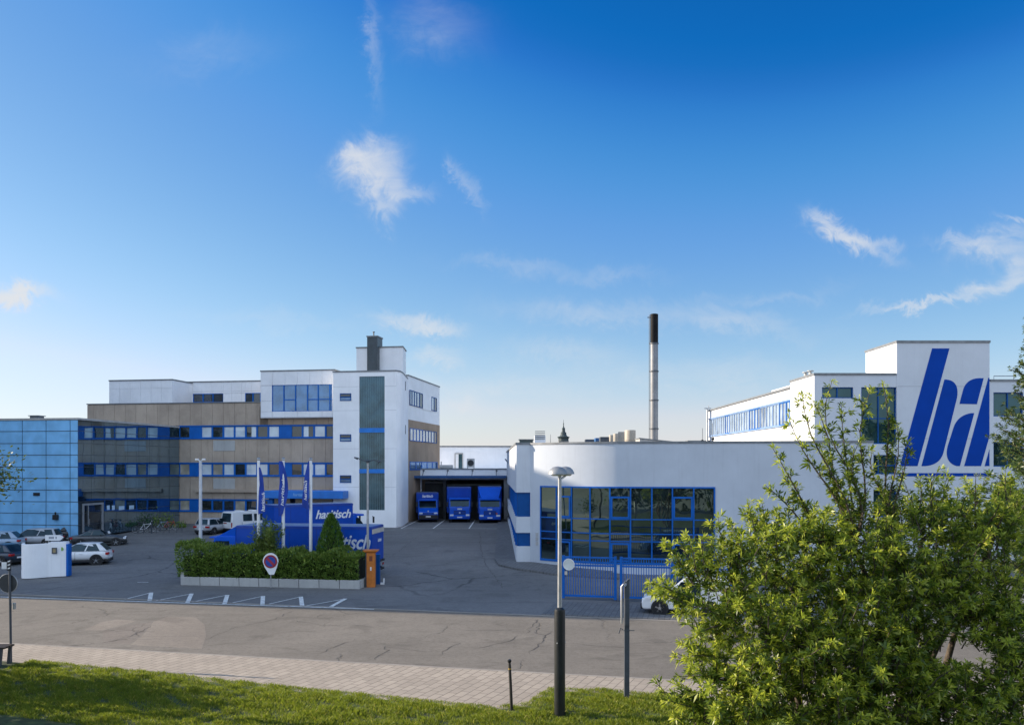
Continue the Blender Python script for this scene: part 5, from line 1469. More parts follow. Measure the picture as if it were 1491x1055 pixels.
mb = MB(); mb.box(-.31, -.16, 0, -.245, .2, H_ - .1); mb.build('side_panel', STEEL_DK, t)
bq = gp(548.5, 851, 0)
t = thing('blue_post', 'short blue gate post with a white foot beside the orange post', 'post', (bq.x, bq.y + .3, 0))
mb = MB(); mb.box(-.14, -.1, 0, .14, .2, 1.75); mb.build('post', BLUE_DK, t, bevel=.02)
mb = MB(); mb.box(.2, -.2, 0.0, .42, -.02, .12); mb.box(.36, -.2, .12, .44, -.02, .36); mb.build('foot', WHITEPAINT, t)
mb = MB(); mb.box(-.16, -.12, 1.75, .16, .22, 1.79); mb.build('cap', BLUE, t)

# ================================================================== vehicles (local x forward, z up)
def wheels(t, xs, hw, r, wd=.2, rim=ALLOY, arch=True, spokes=5):
    for x in xs:
        for s_ in (-1, 1):
            y = s_ * (hw - wd / 2 + .01)
            if arch:
                mb = MB(); mb.cyl((x, s_ * (hw - .25), r), (x, s_ * (hw + .004), r), r * 1.2, n=24); mb.build('wheel_arch', BLACK, t)
            mb = MB(); mb.lathe([(r * .62, -wd / 2), (r * .95, -wd / 2), (r, -wd * .3), (r, wd * .3), (r * .95, wd / 2), (r * .62, wd / 2)], c=(x, y, r), n=24, axis='y')
            w_ = mb.build('wheel', RUBBER, t, smooth=40)
            yo = y + s_ * (wd / 2 - .02)
            mb = MB(); mb.cyl((x, yo - s_ * .05, r), (x, yo - s_ * .03, r), r * .66, n=20, mi=1); mb.cyl((x, yo - s_ * .03, r), (x, yo + s_ * .03, r), r * .2, n=12)
            for k in range(spokes):
                a = 2 * math.pi * k / spokes + .3
                p = Vector((x + math.cos(a) * r * .4, yo, r + math.sin(a) * r * .4)); q = Vector((math.cos(a), 0, math.sin(a))); e = Vector((-math.sin(a), 0, math.cos(a)))
                vs = [p + q * i * r * .25 + e * j * r * .1 + Vector((0, k2 * .02, 0)) for k2 in (-1, 1) for i, j in ((-1, -1), (1, -1), (1, 1), (-1, 1))]
                mb.add(vs, [(0, 3, 2, 1), (4, 5, 6, 7), (0, 1, 5, 4), (1, 2, 6, 5), (2, 3, 7, 6), (3, 0, 4, 7)])
            mb.torus((x, yo, r), r * .64, r * .05, 24, 5)
            mb.build('rim', [rim, BLACK], w_)

def pane_on(parent, quad, ins=(.05, .05, .05, .05), off=.008, name='window', mat=None, th=.012):
    """A pane set just proud of the quad (a, b, c, d), inset by metres left, right, bottom, top."""
    a, b, c, d = [Vector(p) for p in quad]
    n = (b - a).cross(d - a).normalized()
    def P(s, t_): return a.lerp(b, s).lerp(d.lerp(c, s), t_)
    lw = ((b - a).length + (c - d).length) / 2; lh = ((d - a).length + (c - b).length) / 2
    s0, s1, t0, t1 = ins[0] / lw, 1 - ins[1] / lw, ins[2] / lh, 1 - ins[3] / lh
    pts = [P(s0, t0), P(s1, t0), P(s1, t1), P(s0, t1)]
    mb = MB(); mb.ext([p + n * (off - th) for p in pts], n * th)
    return mb.build(name, mat or G_CAR, parent)

def car(name, label, loc, head, colour, L=4.3, Wd=1.78, Hh=1.48, kind='hatch', group=None, rim=ALLOY, belt=.92):
    t = thing(name, label, 'car', loc, head, group)
    belt = {'suv': 1.0, 'hatch': .95}.get(kind, belt)
    h = L / 2; w = Wd / 2; r = .325 if kind != 'suv' else .355
    cl = .2 if kind != 'suv' else .26
    hood = belt - .06
    st = [(-h, .42, .6, belt - .12, .78, .84, .72), (-h + .12, .3, .6, belt, .86, .93, .8), (-h + .6, cl, .6, belt + .02, .92, 1.0, .86), (-.6, cl, .58, belt, .94, 1.0, .86), (.5, cl, .56, belt, .94, 1.0, .86),
          (h - 1.15, cl, .56, hood + .04, .93, 1.0, .84), (h - .5, cl + .02, .54, hood - .08, .88, .95, .74), (h - .1, .28, .5, hood - .22, .74, .82, .6), (h, .34, .48, .62, .62, .7, .5)]
    if kind == 'coupe': st[0] = (-h, .42, .6, belt - .06, .78, .84, .72)
    vs = []; 
    for (x, zb, zm, zt, b_, m_, t_) in st:
        for s_ in (1, -1):
            q = [(x, s_ * w * b_, zb), (x, s_ * w * m_, zm), (x, s_ * w * m_ * .985, zt - .10), (x, s_ * w * t_, zt)]
            vs += q if s_ == 1 else q[::-1]
    fs = []
    for k in range(len(st) - 1):
        for i in range(8): fs.append((k * 8 + i, k * 8 + (i + 1) % 8, (k + 1) * 8 + (i + 1) % 8, (k + 1) * 8 + i))
    fs += [tuple(range(8))[::-1], tuple(range((len(st) - 1) * 8, len(st) * 8))]
    MB().add(vs, fs).build('body', colour, t, smooth=60, subsurf=1)
    base, top = {'hatch': ((-h + .10, h - 1.05), (-h + .72, -.05)), 'suv': ((-h + .06, h - 1.02), (-h + .66, -.02)), 'estate': ((-h + .05, h - 1.3), (-h + .35, .1)), 'coupe': ((-h + .45, h - 1.55), (-.75, .05)), 'saloon': ((-h + .5, h - 1.3), (-.95, .1))}[kind]
    zb, zt = belt - .05, Hh
    wb, wt = w * .90, w * .68
    C = {}
    for i, (xb, xt) in enumerate(((base[0], top[0]), (base[1], top[1]))):
        for s_ in (-1, 1): C[(i, s_, 0)] = Vector((xb, s_ * wb, zb)); C[(i, s_, 1)] = Vector((xt, s_ * wt, zt - .04))
    mx = (top[0] + top[1]) / 2
    vs = [C[(0, -1, 0)], C[(1, -1, 0)], C[(1, 1, 0)], C[(0, 1, 0)], C[(0, -1, 1)], C[(1, -1, 1)], C[(1, 1, 1)], C[(0, 1, 1)], (mx, -wt, zt), (mx, wt, zt)]
    fs = [(0, 3, 2, 1), (0, 1, 5, 8, 4), (2, 3, 7, 9, 6), (1, 2, 6, 5), (3, 0, 4, 7), (4, 8, 9, 7), (8, 5, 6, 9)]
    MB().add(vs, fs).build('cabin', colour, t, bevel=.10, smooth=60)
    def lp_(a, b, f_): return a.lerp(b, f_)
    pane_on(t, (C[(1, -1, 0)], C[(1, 1, 0)], C[(1, 1, 1)], C[(1, -1, 1)]), (.1, .1, .07, .05), name='windscreen')
    pane_on(t, (C[(0, 1, 0)], C[(0, -1, 0)], C[(0, -1, 1)], C[(0, 1, 1)]), (.12, .12, .1, .05), name='rear_window')
    for s_ in (-1, 1):
        A0, A1, B0, B1 = C[(0, s_, 0)], C[(0, s_, 1)], C[(1, s_, 0)], C[(1, s_, 1)]
        M0, M1 = lp_(A0, B0, .47), lp_(A1, B1, .45)
        for (p0, p1, q0, q1, i0, i1) in ((A0, A1, M0, M1, .34 if kind in ('suv', 'hatch') else .14, .04), (M0, M1, B0, B1, .04, .09)):
            if s_ == -1: pane_on(t, (p0, q0, q1, p1), (i0, i1, .06, .06), name='side_window')
            else: pane_on(t, (q0, p0, p1, q1), (i1, i0, .06, .06), name='side_window')
        mb = MB(); mb.add([(base[1] - .45 + a, s_ * (wb + .02 + b), zb + .04 + c) for a, b, c in ((0, 0, 0), (.1, 0, 0), (.1, .2, .02), (0, .2, .02), (.02, 0, .13), (.08, 0, .13), (.08, .2, .14), (.02, .2, .14))], [(0, 3, 2, 1), (4, 5, 6, 7), (0, 1, 5, 4), (1, 2, 6, 5), (2, 3, 7, 6), (3, 0, 4, 7)]); mb.build('mirror', colour if kind != 'suv' else WHITEPAINT, t, bevel=.02)
        mb = MB(); mb.box(h - .32, s_ * w * .5, hood - .30, h - .10, s_ * w * .84, hood - .17); mb.build('headlight', LAMP, t, bevel=.03)
        mb = MB(); mb.box(-h - .012, s_ * w * .52, belt - .28, -h + .2, s_ * w * .93, belt - .11); mb.build('tail_light', RED, t, bevel=.03)
        for x in (-.35, .45): 
            mb = MB(); mb.box(x - .09, s_ * (w - .02), belt - .2, x + .09, s_ * (w + .012), belt - .165); mb.build('door_handle', colour, t)
        mb = MB(); mb.box(.02, s_ * (w - .05), cl + .06, .03, s_ * (w * 1.002), belt - .12); mb.build('door_gap', BLACK, t)
    mb = MB(); mb.box(-h - .02, -.26, .5, -h + .1, .26, .61); mb.build('number_plate', WHITEPAINT, t)
    mb = MB(); mb.box(-h + .02, -w * .8, .22, -h + .3, w * .8, .4); mb.box(h - .35, -w * .66, .2, h - .03, w * .66, .34); mb.box(-h + .3, -w * .98, cl - .04, h - .6, w * .98, cl + .09); mb.build('bumper', BLACK, t, bevel=.03)
    wheels(t, (-h + .78, h - .85), w * .985, r, .2, rim)
    return t

def Vg(px, py, z0=.3):
    """Ground point under this pixel on the sloping yard."""
    z = z0
    for _ in range(12): p = gp(px, py, z); z = gz(p.x, p.y)
    p = gp(px, py, z); p.z = z
    return p
def carpaint(n, c): return paint(n, c, .28, .05, .8, coat=.5)
CW, CSIL, CGREY, CBLK, CBLUE = carpaint('car_white', (.72, .73, .74)), carpaint('car_silver', (.40, .42, .45)), carpaint('car_grey', (.055, .06, .065)), carpaint('car_black', (.012, .013, .016)), carpaint('car_ice_blue', (.30, .40, .52))
GRP = 'cars parked in the yard'
# heading: 0 looks right along x; the yard cars stand along the annex
c = Vg(120, 823); car('parked_car', 'white hatchback half hidden behind the white curved pier', (c.x - .6, c.y + .7, c.z), R(192), CW, 4.2, 1.8, 1.55, 'suv', GRP)
c = Vg(148, 795.5); car('parked_car', 'dark grey coupe parked nearest the bicycles', (c.x - .6, c.y + .9, c.z), R(22), CGREY, 4.2, 1.8, 1.36, 'coupe', GRP)
c = Vg(104, 789); car('parked_car', 'black car between the dark grey coupe and the annex front', (c.x + .3, c.y + 1.6, c.z), R(28), CBLK, 4.2, 1.75, 1.46, 'hatch', GRP)
c = Vg(84, 781); car('parked_car', 'black people carrier parked closest to the blue glass front', (c.x - .8, c.y + 1, c.z), R(12), CBLK, 4.6, 1.85, 1.72, 'suv', GRP)
c = Vg(46, 795); car('parked_car', 'silver estate with dark windows directly behind the white pier', (c.x, c.y, c.z), R(186), CSIL, 4.5, 1.8, 1.5, 'estate', GRP)
c = Vg(-8, 800); car('parked_car', 'pale blue hatchback cut off by the left edge', (c.x, c.y, c.z), R(190), CBLUE, 4.2, 1.78, 1.5, 'hatch', GRP)
c = Vg(-4, 786); car('parked_car', 'black saloon behind the pale blue hatchback', (c.x - 2, c.y + 2, c.z), R(8), CBLK, 4.5, 1.8, 1.45, 'saloon', GRP)
c = Vg(8, 822); car('parked_car', 'dark blue hatchback with bright tail lamps left of the white pier', (c.x - .9, c.y + .5, c.z), R(165), carpaint('car_navy', (.02, .035, .06)), 4.0, 1.75, 1.48, 'hatch', GRP)
c = Vg(297, 778); car('parked_car', 'silver estate car parked beside the white van', (c.x + .6, c.y + 1.6, c.z), R(72), CSIL, 4.5, 1.76, 1.48, 'estate', GRP)

def van(name, label, loc, head, L, Wd, Hh, colour, nose=.9, group=None, side_glass=True, scale_f=1.0):
    t = thing(name, label, 'van', loc, head, group)
    h = L / 2; w = Wd / 2
    prof = [(-h + .04, .35), (-h, .5), (-h, Hh * .52), (-h + .1, Hh - .06), (-h + .25, Hh), (h - nose - 1.15, Hh), (h - nose - .9, Hh - .06), (h - nose - .05, Hh * .58), (h - .15, Hh * .47), (h, Hh * .36), (h, .35), (h - .1, .26)]
    # taper the sides inwards above the waist
    vs = []
    for s_ in (-1, 1):
        for x, z in prof:
            k = 1 - .12 * max(0, (z - Hh * .5) / (Hh * .5)) - (.10 if x > h - .3 else 0)
            vs.append((x, s_ * w * k, z))
    n = len(prof)
    fs = [tuple(range(n)), tuple(range(n, 2 * n))[::-1]] + [(i, n + i, n + (i + 1) % n, (i + 1) % n) for i in range(n)]
    MB().add(vs, fs).build('body', colour, t, bevel=.06, smooth=40)
    def pt(x, s_, z): return Vector((x, s_ * w * (1 - .12 * max(0, (z - Hh * .5) / (Hh * .5))), z))
    zw0, zw1 = Hh * .55, Hh * .89
    x0, x1 = h - nose - .08, h - nose - .86
    pane_on(t, (Vector((x0, -w * .86, Hh * .59)), Vector((x0, w * .86, Hh * .59)), Vector((x1, w * .8, Hh - .09)), Vector((x1, -w * .8, Hh - .09))), (.06, .06, .03, .02), .02, 'windscreen')
    for s_ in (-1, 1):
        segs = [(h - nose - .75, h - nose - 1.7, .35)]
        if side_glass: segs += [(h - nose - 1.85, h - nose - 2.85, 0)]
        for (a, b, sl) in segs:
            q = [pt(b, s_, zw0), pt(a + sl, s_, zw0), pt(a, s_, zw1), pt(b, s_, zw1)]
            if s_ == 1: q = [q[1], q[0], q[3], q[2]]
            pane_on(t, q, (.03, .03, .02, .02), .012, 'side_window')
        mb = MB(); mb.box(-h - .02, s_ * w * .86, Hh * .3, -h + .1, s_ * w * .985, Hh * .52); mb.build('tail_light', RED, t, bevel=.02)
        mb = MB(); mb.box(h - .3, s_ * w * .55, Hh * .33, h - .02, s_ * w * .88, Hh * .43); mb.build('headlight', LAMP, t, bevel=.03)
        mb = MB(); mb.box(h - nose - .75, s_ * (w + .02), Hh * .52, h - nose - .6, s_ * (w + .2), Hh * .64); mb.build('mirror', BLACK, t, bevel=.03)
        for x in (h - nose - 1.78, h - nose - 2.95):
            mb = MB(); mb.box(x, s_ * (w - .02), .45, x + .014, s_ * (w + .004), Hh * .52); mb.build('door_gap', BLACK, t)
    pane_on(t, (Vector((-h, w * .8, Hh * .52)), Vector((-h, -w * .8, Hh * .52)), Vector((-h + .1, -w * .76, Hh - .08)), Vector((-h + .1, w * .76, Hh - .08))), (.03, .03, .03, .05), .012, 'rear_window')
    mb = MB(); mb.box(-h - .03, -w * .9, .3, -h + .2, w * .9, .5); mb.box(h - .12, -w * .86, .26, h + .05, w * .86, .56); mb.build('bumper', BLACK, t, bevel=.05)
    mb = MB(); mb.box(-h - .012, -.27, .68, -h - .002, .27, .8); mb.build('number_plate', WHITEPAINT, t)
    wheels(t, (-h + .95, h - .85), w * .985, .34, .22, ALLOY)
    return t
c = Vg(326, 777)
vn = van('white_van', 'white panel van with dark rear window and red sticker', (c.x + 1.6, c.y + 2.4, c.z), R(50), 4.9, 1.9, 1.98, CW)
mb = MB(); mb.box(-2.456, -.1, .9, -2.451, .42, .98); mb.build('red_sticker', RED, vn)
mb = MB(); mb.box(-1.3, -.5, 1.981, -.9, .5, 2.06); mb.box(.1, -.4, 1.981, .5, .4, 2.06); mb.build('roof_bar', WHITEPAINT, vn, bevel=.02)
c = gp(934, 894, .02)
hv = Vector((-SD.x, -SD.y)); pc = Vector((c.x, c.y)) - hv * 2.05 + SN * .75
van('small_white_van', 'small white van with black bumper parked behind the large leafy tree', (pc.x, pc.y, .02), math.atan2(hv.y, hv.x), 4.1, 1.72, 1.8, CW, nose=1.05, side_glass=False)

def truck(name, label, loc, head, Lb, Wb, Hb, style, group, sign_side=None, front_sign=None, cab_w=2.2, floor=1.0, tail=True):
    """Box lorry: cab in front of a tall box. style: 'cab' (flat front), 'van' (sloping bonnet), 'spoiler' (roof deflector)."""
    t = thing(name, label, 'truck', loc, head, group)
    w = Wb / 2; cw = cab_w / 2; Lc = 1.75 if style != 'van' else 2.1
    mb = MB(); mb.box(-Lb, -.42, floor - .38, Lc - .2, .42, floor - .12); mb.box(-Lb + .1, -w * .98, floor - .12, -.05, w * .98, floor - .001); mb.build('chassis', BLACK, t)
    mb = MB(); mb.box(-Lb, -w, floor, 0, w, Hb); bxo = mb.build('cargo_box', TRUCK, t, bevel=.04)
    mb = MB(); mb.box(-Lb - .004, -w - .012, Hb - .16, .004, w + .012, Hb - .02); mb.box(-Lb - .004, -w - .012, floor, .004, w + .012, floor + .1)
    mb.build('edge_rail', paint('box_edge_rail', (.01, .05, .3), .35), bxo)
    mb = MB(); mb.box(-Lb + .06, -w + .06, Hb + .002, -.06, w - .06, Hb + .012); mb.build('box_roof', paint('box_roof_grey_blue', (.16, .22, .36), .5, .2, 1.0), bxo)
    sm = paint('seam_navy', (.004, .03, .2), .5)
    for k in range(1, 5):
        x = -Lb * k / 5
        for s_ in (-1, 1):
            mb = MB(); mb.box(x - .012, s_ * w, floor + .11, x + .012, s_ * (w + .006), Hb - .17); mb.build('panel_seam', sm, bxo)
    # rear doors
    mb = MB(); mb.box(-Lb - .02, -w + .06, floor + .1, -Lb - .003, -.01, Hb - .18); mb.build('rear_door', TRUCK, bxo); mb = MB(); mb.box(-Lb - .02, .01, floor + .1, -Lb - .003, w - .06, Hb - .18); mb.build('rear_door', TRUCK, bxo)
    if style == 'van':
        zt = 2.35; prof = [(.05, .4), (.05, zt), (.35, zt), (1.15, 1.42), (1.95, 1.12), (Lc, .85), (Lc, .35), (1.9, .3)]
        ws = ((1.12, 1.45), (.42, zt - .09))
    else:
        zt = 2.55; prof = [(.08, .5), (.08, zt), (Lc - .45, zt), (Lc - .25, zt - .12), (Lc - .03, 1.62), (Lc, 1.3), (Lc, .45), (Lc - .06, .38)]
        ws = ((Lc - .045, 1.66), (Lc - .24, zt - .2))
    mb = MB(); mb.xz(prof, -cw, cw); cb = mb.build('cab', TRUCK_LT, t, bevel=.05, smooth=35)
    (xa, za), (xb, zb_) = ws
    pane_on(t, (Vector((xa, -cw, za)), Vector((xa, cw, za)), Vector((xb, cw, zb_)), Vector((xb, -cw, zb_))), (.13, .13, .02, .02), .015, 'windscreen')
    for s_ in (-1, 1):
        if style == 'van': q = [(.35, za), (1.1, za), (.6, zt - .25), (.35, zt - .25)]
        else: q = [(.5, 1.6), (Lc - .16, 1.6), (Lc - .34, zt - .3), (.5, zt - .3)]
        mb = MB(); mb.xz(q, s_ * (cw - .02), s_ * (cw + .012)); mb.build('side_window', G_CAR, t)
        hx = Lc - .04
        mb = MB(); mb.box(hx - .1, s_ * cw * .58, .68 if style != 'van' else .88, hx + .075, s_ * cw * .93, .86 if style != 'van' else 1.04); mb.build('headlight', LAMP, t, bevel=.03)
        mb = MB(); mb.box(Lc - .3, s_ * (cw + .1), 1.65, Lc - .2, s_ * (cw + .26), 2.15); mb.tube([(Lc - .25, s_ * (cw - .02), 2.2), (Lc - .25, s_ * (cw + .18), 2.1)], .025); mb.build('mirror', BLACK, t, bevel=.02)
    mb = MB(); mb.box(Lc - .02, -cw * .98, .36, Lc + .06, cw * .98, .62 if style != 'van' else .8); mb.build('bumper', TRUCK if style != 'van' else BLACK, t, bevel=.04)
    mb = MB(); mb.box(Lc + .004, -cw * .55, .86, Lc + .03, cw * .55, 1.25 if style != 'van' else 1.02)
    gr = mb.build('grille', paint('grille_navy', (.006, .02, .12), .4), t)
    mb = MB()
    for k in range(3): mb.box(Lc + .03, -cw * .5, .92 + k * .1, Lc + .045, cw * .5, .96 + k * .1) if style != 'van' else mb.box(Lc + .03, -cw * .5, .88 + k * .05, Lc + .04, cw * .5, .9 + k * .05)
    mb.build('grille_slat', TRUCK_LT, gr)
    zp = .5 if style != 'van' else .55
    mb = MB(); mb.box(Lc + .062, -.26, zp, Lc + .075, .26, zp + .12); mb.build('number_plate', WHITEPAINT, t)
    mb = MB(); ze = 1.42 if style != 'van' else 1.16
    if style == 'van': mb.box(Lc - .2, -.07, ze - .06, Lc - .1, .07, ze + .08)
    else: mb.box(Lc + .002, -.24, ze - .08, Lc + .012, .24, ze + .08); mb.cyl((Lc + .045, 0, 1.03), (Lc + .06, 0, 1.03), .09, n=14)
    mb.build('badge', paint('pale_badge', (.55, .6, .7), .3), t)
    if style != 'van':
        mb = MB(); mb.box(Lc - .3, -cw * .9, zt - .15, Lc + .12, cw * .9, zt - .06); mb.build('sun_visor', TRUCK_LT, t, bevel=.02)
        mb = MB()
        for s_ in (-.35, .25): mb.tube([(Lc - .0, s_, 1.66), (Lc - .05, s_ + .42, 1.75)], .014, 5)
        mb.build('wiper', BLACK, t)
        for sx in (-1, 1):
            mb = MB(); mb.box(Lc - .005, sx * cw * .93, .9, Lc + .012, sx * cw * .965, 1.5); mb.build('air_vane', BLACK, t)
    else:
        mb = MB(); mb.box(Lc - .95, -cw * .85, zt - .12, .52, cw * .85, zt + .03); mb.build('sun_visor', TRUCK_LT, t, bevel=.02)
    if style == 'spoiler':
        vs = [(.1, -cw * .95, zt), (.1, cw * .95, zt), (Lc - .5, cw * .8, zt), (Lc - .5, -cw * .8, zt), (.06, -w * .98, Hb - .05), (.06, w * .98, Hb - .05)]
        MB().add(vs, [(3, 2, 1, 0), (0, 1, 5, 4), (2, 3, 4, 5), (0, 4, 3), (1, 2, 5)]).build('roof_deflector', TRUCK_LT, t)
    if tail:
        mb = MB(); mb.box(-Lb - .12, -w + .08, floor - .05, -Lb - .021, w - .08, floor + 1.5 if False else floor + .06); mb.tube([(-Lb - .08, -w * .6, floor - .5), (-Lb + .3, -w * .6, floor - .25)], .07); mb.tube([(-Lb - .08, w * .6, floor - .5), (-Lb + .3, w * .6, floor - .25)], .07); mb.box(-Lb - .1, -w * .9, floor - .58, -Lb + .02, w * .9, floor - .46); mb.build('tail_lift', BLACK, t)
    for s_ in (-1, 1):
        mb = MB(); mb.box(-Lb - .045, s_ * w * .8, floor - .32, -Lb, s_ * w * .98, floor - .18); mb.build('tail_light', RED, t)
    if sign_side is not None:
        s_ = -1
        xp, zp_, sz_, wd_ = sign_side
        lettering('haritisch', sz_, WHITEPAINT, bxo, (xp, -w - .016, zp_), (R(90), 0, 0), width=wd_, bold=.012, shear=.32)
    if front_sign:
        lettering('haritisch', .42, WHITEPAINT, bxo, (.012, 0, front_sign), (R(90), 0, R(90)), bold=.012, shear=.25, width=1.15)
    rr = .42 if style != 'van' else .36
    wheels(t, (Lc - .85, -Lb * .72), cw * .98, rr, .28, paint('steel_rim', (.2, .2, .21), .5), arch=True, spokes=8)
    return t
DG = 'blue trucks backed into the loading dock'
for (px, py, Y, style, Hb, fs_, lab, rz, Wb, cwid) in ((620, 757.5, 90, 'van', 3.05, 2.68, 'lowest blue dock van with sloping bonnet and white lettering on its box', -82, 2.35, 2.05), (667, 760.5, 89.5, 'cab', 3.65, None, 'middle blue dock truck with tall flat box over its cab', -84.5, 2.55, 2.2), (712.5, 762.5, 88.5, 'spoiler', 3.72, None, 'right blue dock truck with sloping roof deflector and orange reflector', -88, 2.5, 2.25)):
    x = up(px, Y)
    t = truck('dock_truck' if style != 'van' else 'dock_van', lab, (x, Y + 1.75, gz(x, Y)), R(rz), 6.2, Wb, Hb, style, DG, front_sign=fs_, cab_w=cwid, floor=.95)
    if style == 'spoiler':
        mb = MB(); mb.cyl((1.76, .7, 1.0), (1.79, .7, 1.0), .09, n=12); mb.build('orange_reflector', paint('orange_reflector', (.5, .12, .02), .3), t)
# the long truck behind the hedge, its nose to the left
dv_ = Vector((-.991, .134)); a0 = Vector((up(541, 52.2), 52.2))
head = math.atan2(dv_.y, dv_.x)
side_n = Vector((-dv_.y, dv_.x))                 # local +y
Wb = 2.55; Lb = 8.7
org = a0 + dv_ * Lb - side_n * Wb / 2
tr = truck('long_truck', 'long blue truck with white lettering standing behind the hedge', (org.x, org.y, gz(org.x, org.y) - .0), head, Lb, Wb, 3.22, 'cab', None, cab_w=2.3)
bxo = [c for c in tr.children if c.name.startswith('cargo_box')][0]
lettering('haritisch', 1.25, paint('faded_letters', (.58, .62, .70), .5), bxo, (-Lb + 1.75, Wb / 2 + .016, 2.25), (R(90), 0, R(180)), width=3.3, bold=.02, shear=.32)
lettering('haritisch', .3, WHITEPAINT, bxo, (-Lb - .022, -.35, 2.3), (R(90), 0, R(-90)), width=.75, bold=.006, shear=.3)
mb = MB(); mb.box(-Lb - .06, -Wb / 2 + .05, 2.78, -Lb - .021, Wb / 2 - .05, 3.06); mb.build('cream_panel', paint('cream_panel', (.55, .50, .42), .5), bxo)
mb = MB(); vs = [(.1, -1.1, 2.55), (.1, 1.1, 2.55), (1.3, .95, 2.55), (1.3, -.95, 2.55), (.06, -1.2, 3.16), (.06, 1.2, 3.16)]; MB().add(vs, [(3, 2, 1, 0), (0, 1, 5, 4), (2, 3, 4, 5), (0, 4, 3), (1, 2, 5)]).build('roof_deflector', TRUCK_LT, tr)
mb = MB(); mb.box(-Lb + .8, Wb / 2 - .02, .55, -1.2, Wb / 2, .62); mb.box(-Lb + .8, Wb / 2 - .02, .75, -1.2, Wb / 2, .82); mb.build('side_guard', STEEL, tr)
# second truck further back, nose away to the right
dv_ = Vector((.80, .60)); a1 = Vector((up(514, 69.5), 69.5)); Lb = 6.6; Wb = 2.45
head = math.atan2(dv_.y, dv_.x); side_r = Vector((dv_.y, -dv_.x))
org = a1 - side_r * Wb / 2
tr2 = truck('lettered_truck', 'blue truck with large white lettering parked behind the long truck', (org.x, org.y, gz(org.x, org.y)), head, Lb, Wb, 3.3, 'van', None, cab_w=2.1)
bxo = [c for c in tr2.children if c.name.startswith('cargo_box')][0]
lettering('haritisch', .95, WHITEPAINT, bxo, (-1.75, -Wb / 2 - .016, 2.45), (R(90), 0, 0), width=3.05, bold=.02, shear=.3)

# bicycles by the annex
def bicycle(label, loc, head, frame):
    t = thing('bicycle', label, 'bicycle', loc, head, 'bicycles parked by the annex')
    for x in (-.52, .52):
        mb = MB(); mb.torus((x, 0, .34), .32, .022, 24, 6); w_ = mb.build('wheel', RUBBER, t)
        mb = MB()
        for k in range(8): a = math.pi * k / 8; mb.tube([(x - .31 * math.cos(a), 0, .34 - .31 * math.sin(a)), (x + .31 * math.cos(a), 0, .34 + .31 * math.sin(a))], .004, 4)
        mb.torus((x, 0, .34), .295, .012, 24, 5); mb.build('rim', STEEL, w_)
    mb = MB()
    for a, b in (((-.52, 0, .34), (-.08, 0, .32)), ((-.52, 0, .34), (-.2, 0, .78)), ((-.08, 0, .32), (-.22, 0, .88)), ((-.08, 0, .32), (.36, 0, .78)), ((-.2, 0, .76), (.36, 0, .82)), ((.52, 0, .34), (.34, 0, .95))): mb.tube([a, b], .022, 6)
    mb.build('frame', frame, t)
    mb = MB(); mb.tube([(.34, -.28, .98), (.36, -.1, 1.0), (.34, 0, .95), (.36, .1, 1.0), (.34, .28, .98)], .018, 6); mb.build('handlebar', BLACK, t)
    mb = MB(); mb.box(-.36, -.08, .88, -.1, .08, .95); mb.build('saddle', BLACK, t, bevel=.02)
    mb = MB(); mb.tube([(-.08, -.1, .32), (-.08, .1, .32)], .06, 8); mb.build('crank', STEEL_DK, t)
    return t
for px, lab, col_, hd_ in ((206, 'dark bicycle nearest the door of the annex', CBLK, 20), (213, 'white bicycle with a red rear at the middle of the rack', CW, 35), (238, 'blue bicycle right of the grey stand', CBLUE, 30), (247, 'red bicycle furthest right by the shrubs', carpaint('bike_red', (.4, .03, .02)), 10)):
    c = Vg(px, 775 if px < 230 else 771.5); bicycle(lab, c, R(hd_), col_)
c = Vg(201, 777)
t = thing('bike_stand', 'grey hooped bicycle stand among the parked bicycles', 'bike stand', (c.x, c.y, c.z), R(15))
for k in range(4):
    mb = MB(); x = k * 1.1; mb.tube([(x, 0, 0), (x, 0, .8), (x + .08, 0, .92), (x + .38, 0, .92), (x + .46, 0, .8), (x + .46, 0, 0)], .022, 8); mb.build('hoop', STEEL_DK, t)
for px, h_, lab in ((221, 1.1, 'left short steel post by the bicycles'), (233, 1.1, 'right short steel post by the bicycles')):
    c = Vg(px, 776 if px < 225 else 773)
    t = thing('steel_post', lab, 'post', c, 0, 'short posts by the bicycles')
    mb = MB(); mb.cyl((0, 0, 0), (0, 0, h_), .05, n=10); mb.build('post', STEEL_DK, t); mb = MB(); mb.lathe([(.055, h_), (.05, h_ + .04), (.01, h_ + .07)], n=10); mb.build('cap', STEEL, t)

# ================================================================== neighbours outside the frame that shade the yard
nb = thing('neighbour_block', 'plain grey neighbouring block beyond the left edge', 'building', (-54, 54.2, 0))
mb = MB(); mb.box(-16, 0, 0, 0, 18.3, 27.2); mb.build('wall', PALECONC, nb)
for f_ in range(7):
    for k in range(5):
        mb = MB(); mb.box(.003, 1.5 + k * 3.3, 1.2 + f_ * 3.4, .05, 3.3 + k * 3.3, 2.9 + f_ * 3.4); mb.build('window', G_DARK, nb)
mb = MB(); mb.box(-20, 18.5, 0, -8, 43, 30.0); mb.build('wing', PALECONC, nb)
mb = MB(); mb.box(-16.1, -.1, 27.2, .1, 18.4, 27.35); mb.build('roof_edge', COPING, nb)
for f_ in range(7):
    for k in range(5):
        mb = MB(); mb.box(-15 + k * 3, -.05, 1.2 + f_ * 3.4, -13.2 + k * 3, -.003, 2.9 + f_ * 3.4); mb.build('window', G_DARK, nb)

# ================================================================== trees
def tubes(paths, name, mat, parent):
    mb = MB()
    for pts, r0, r1, n in paths:
        k = len(pts); mb.tube(pts, [r0 + (r1 - r0) * i / (k - 1) for i in range(k)], n)
    return mb.build(name, mat, parent, recalc=False, smooth=60)

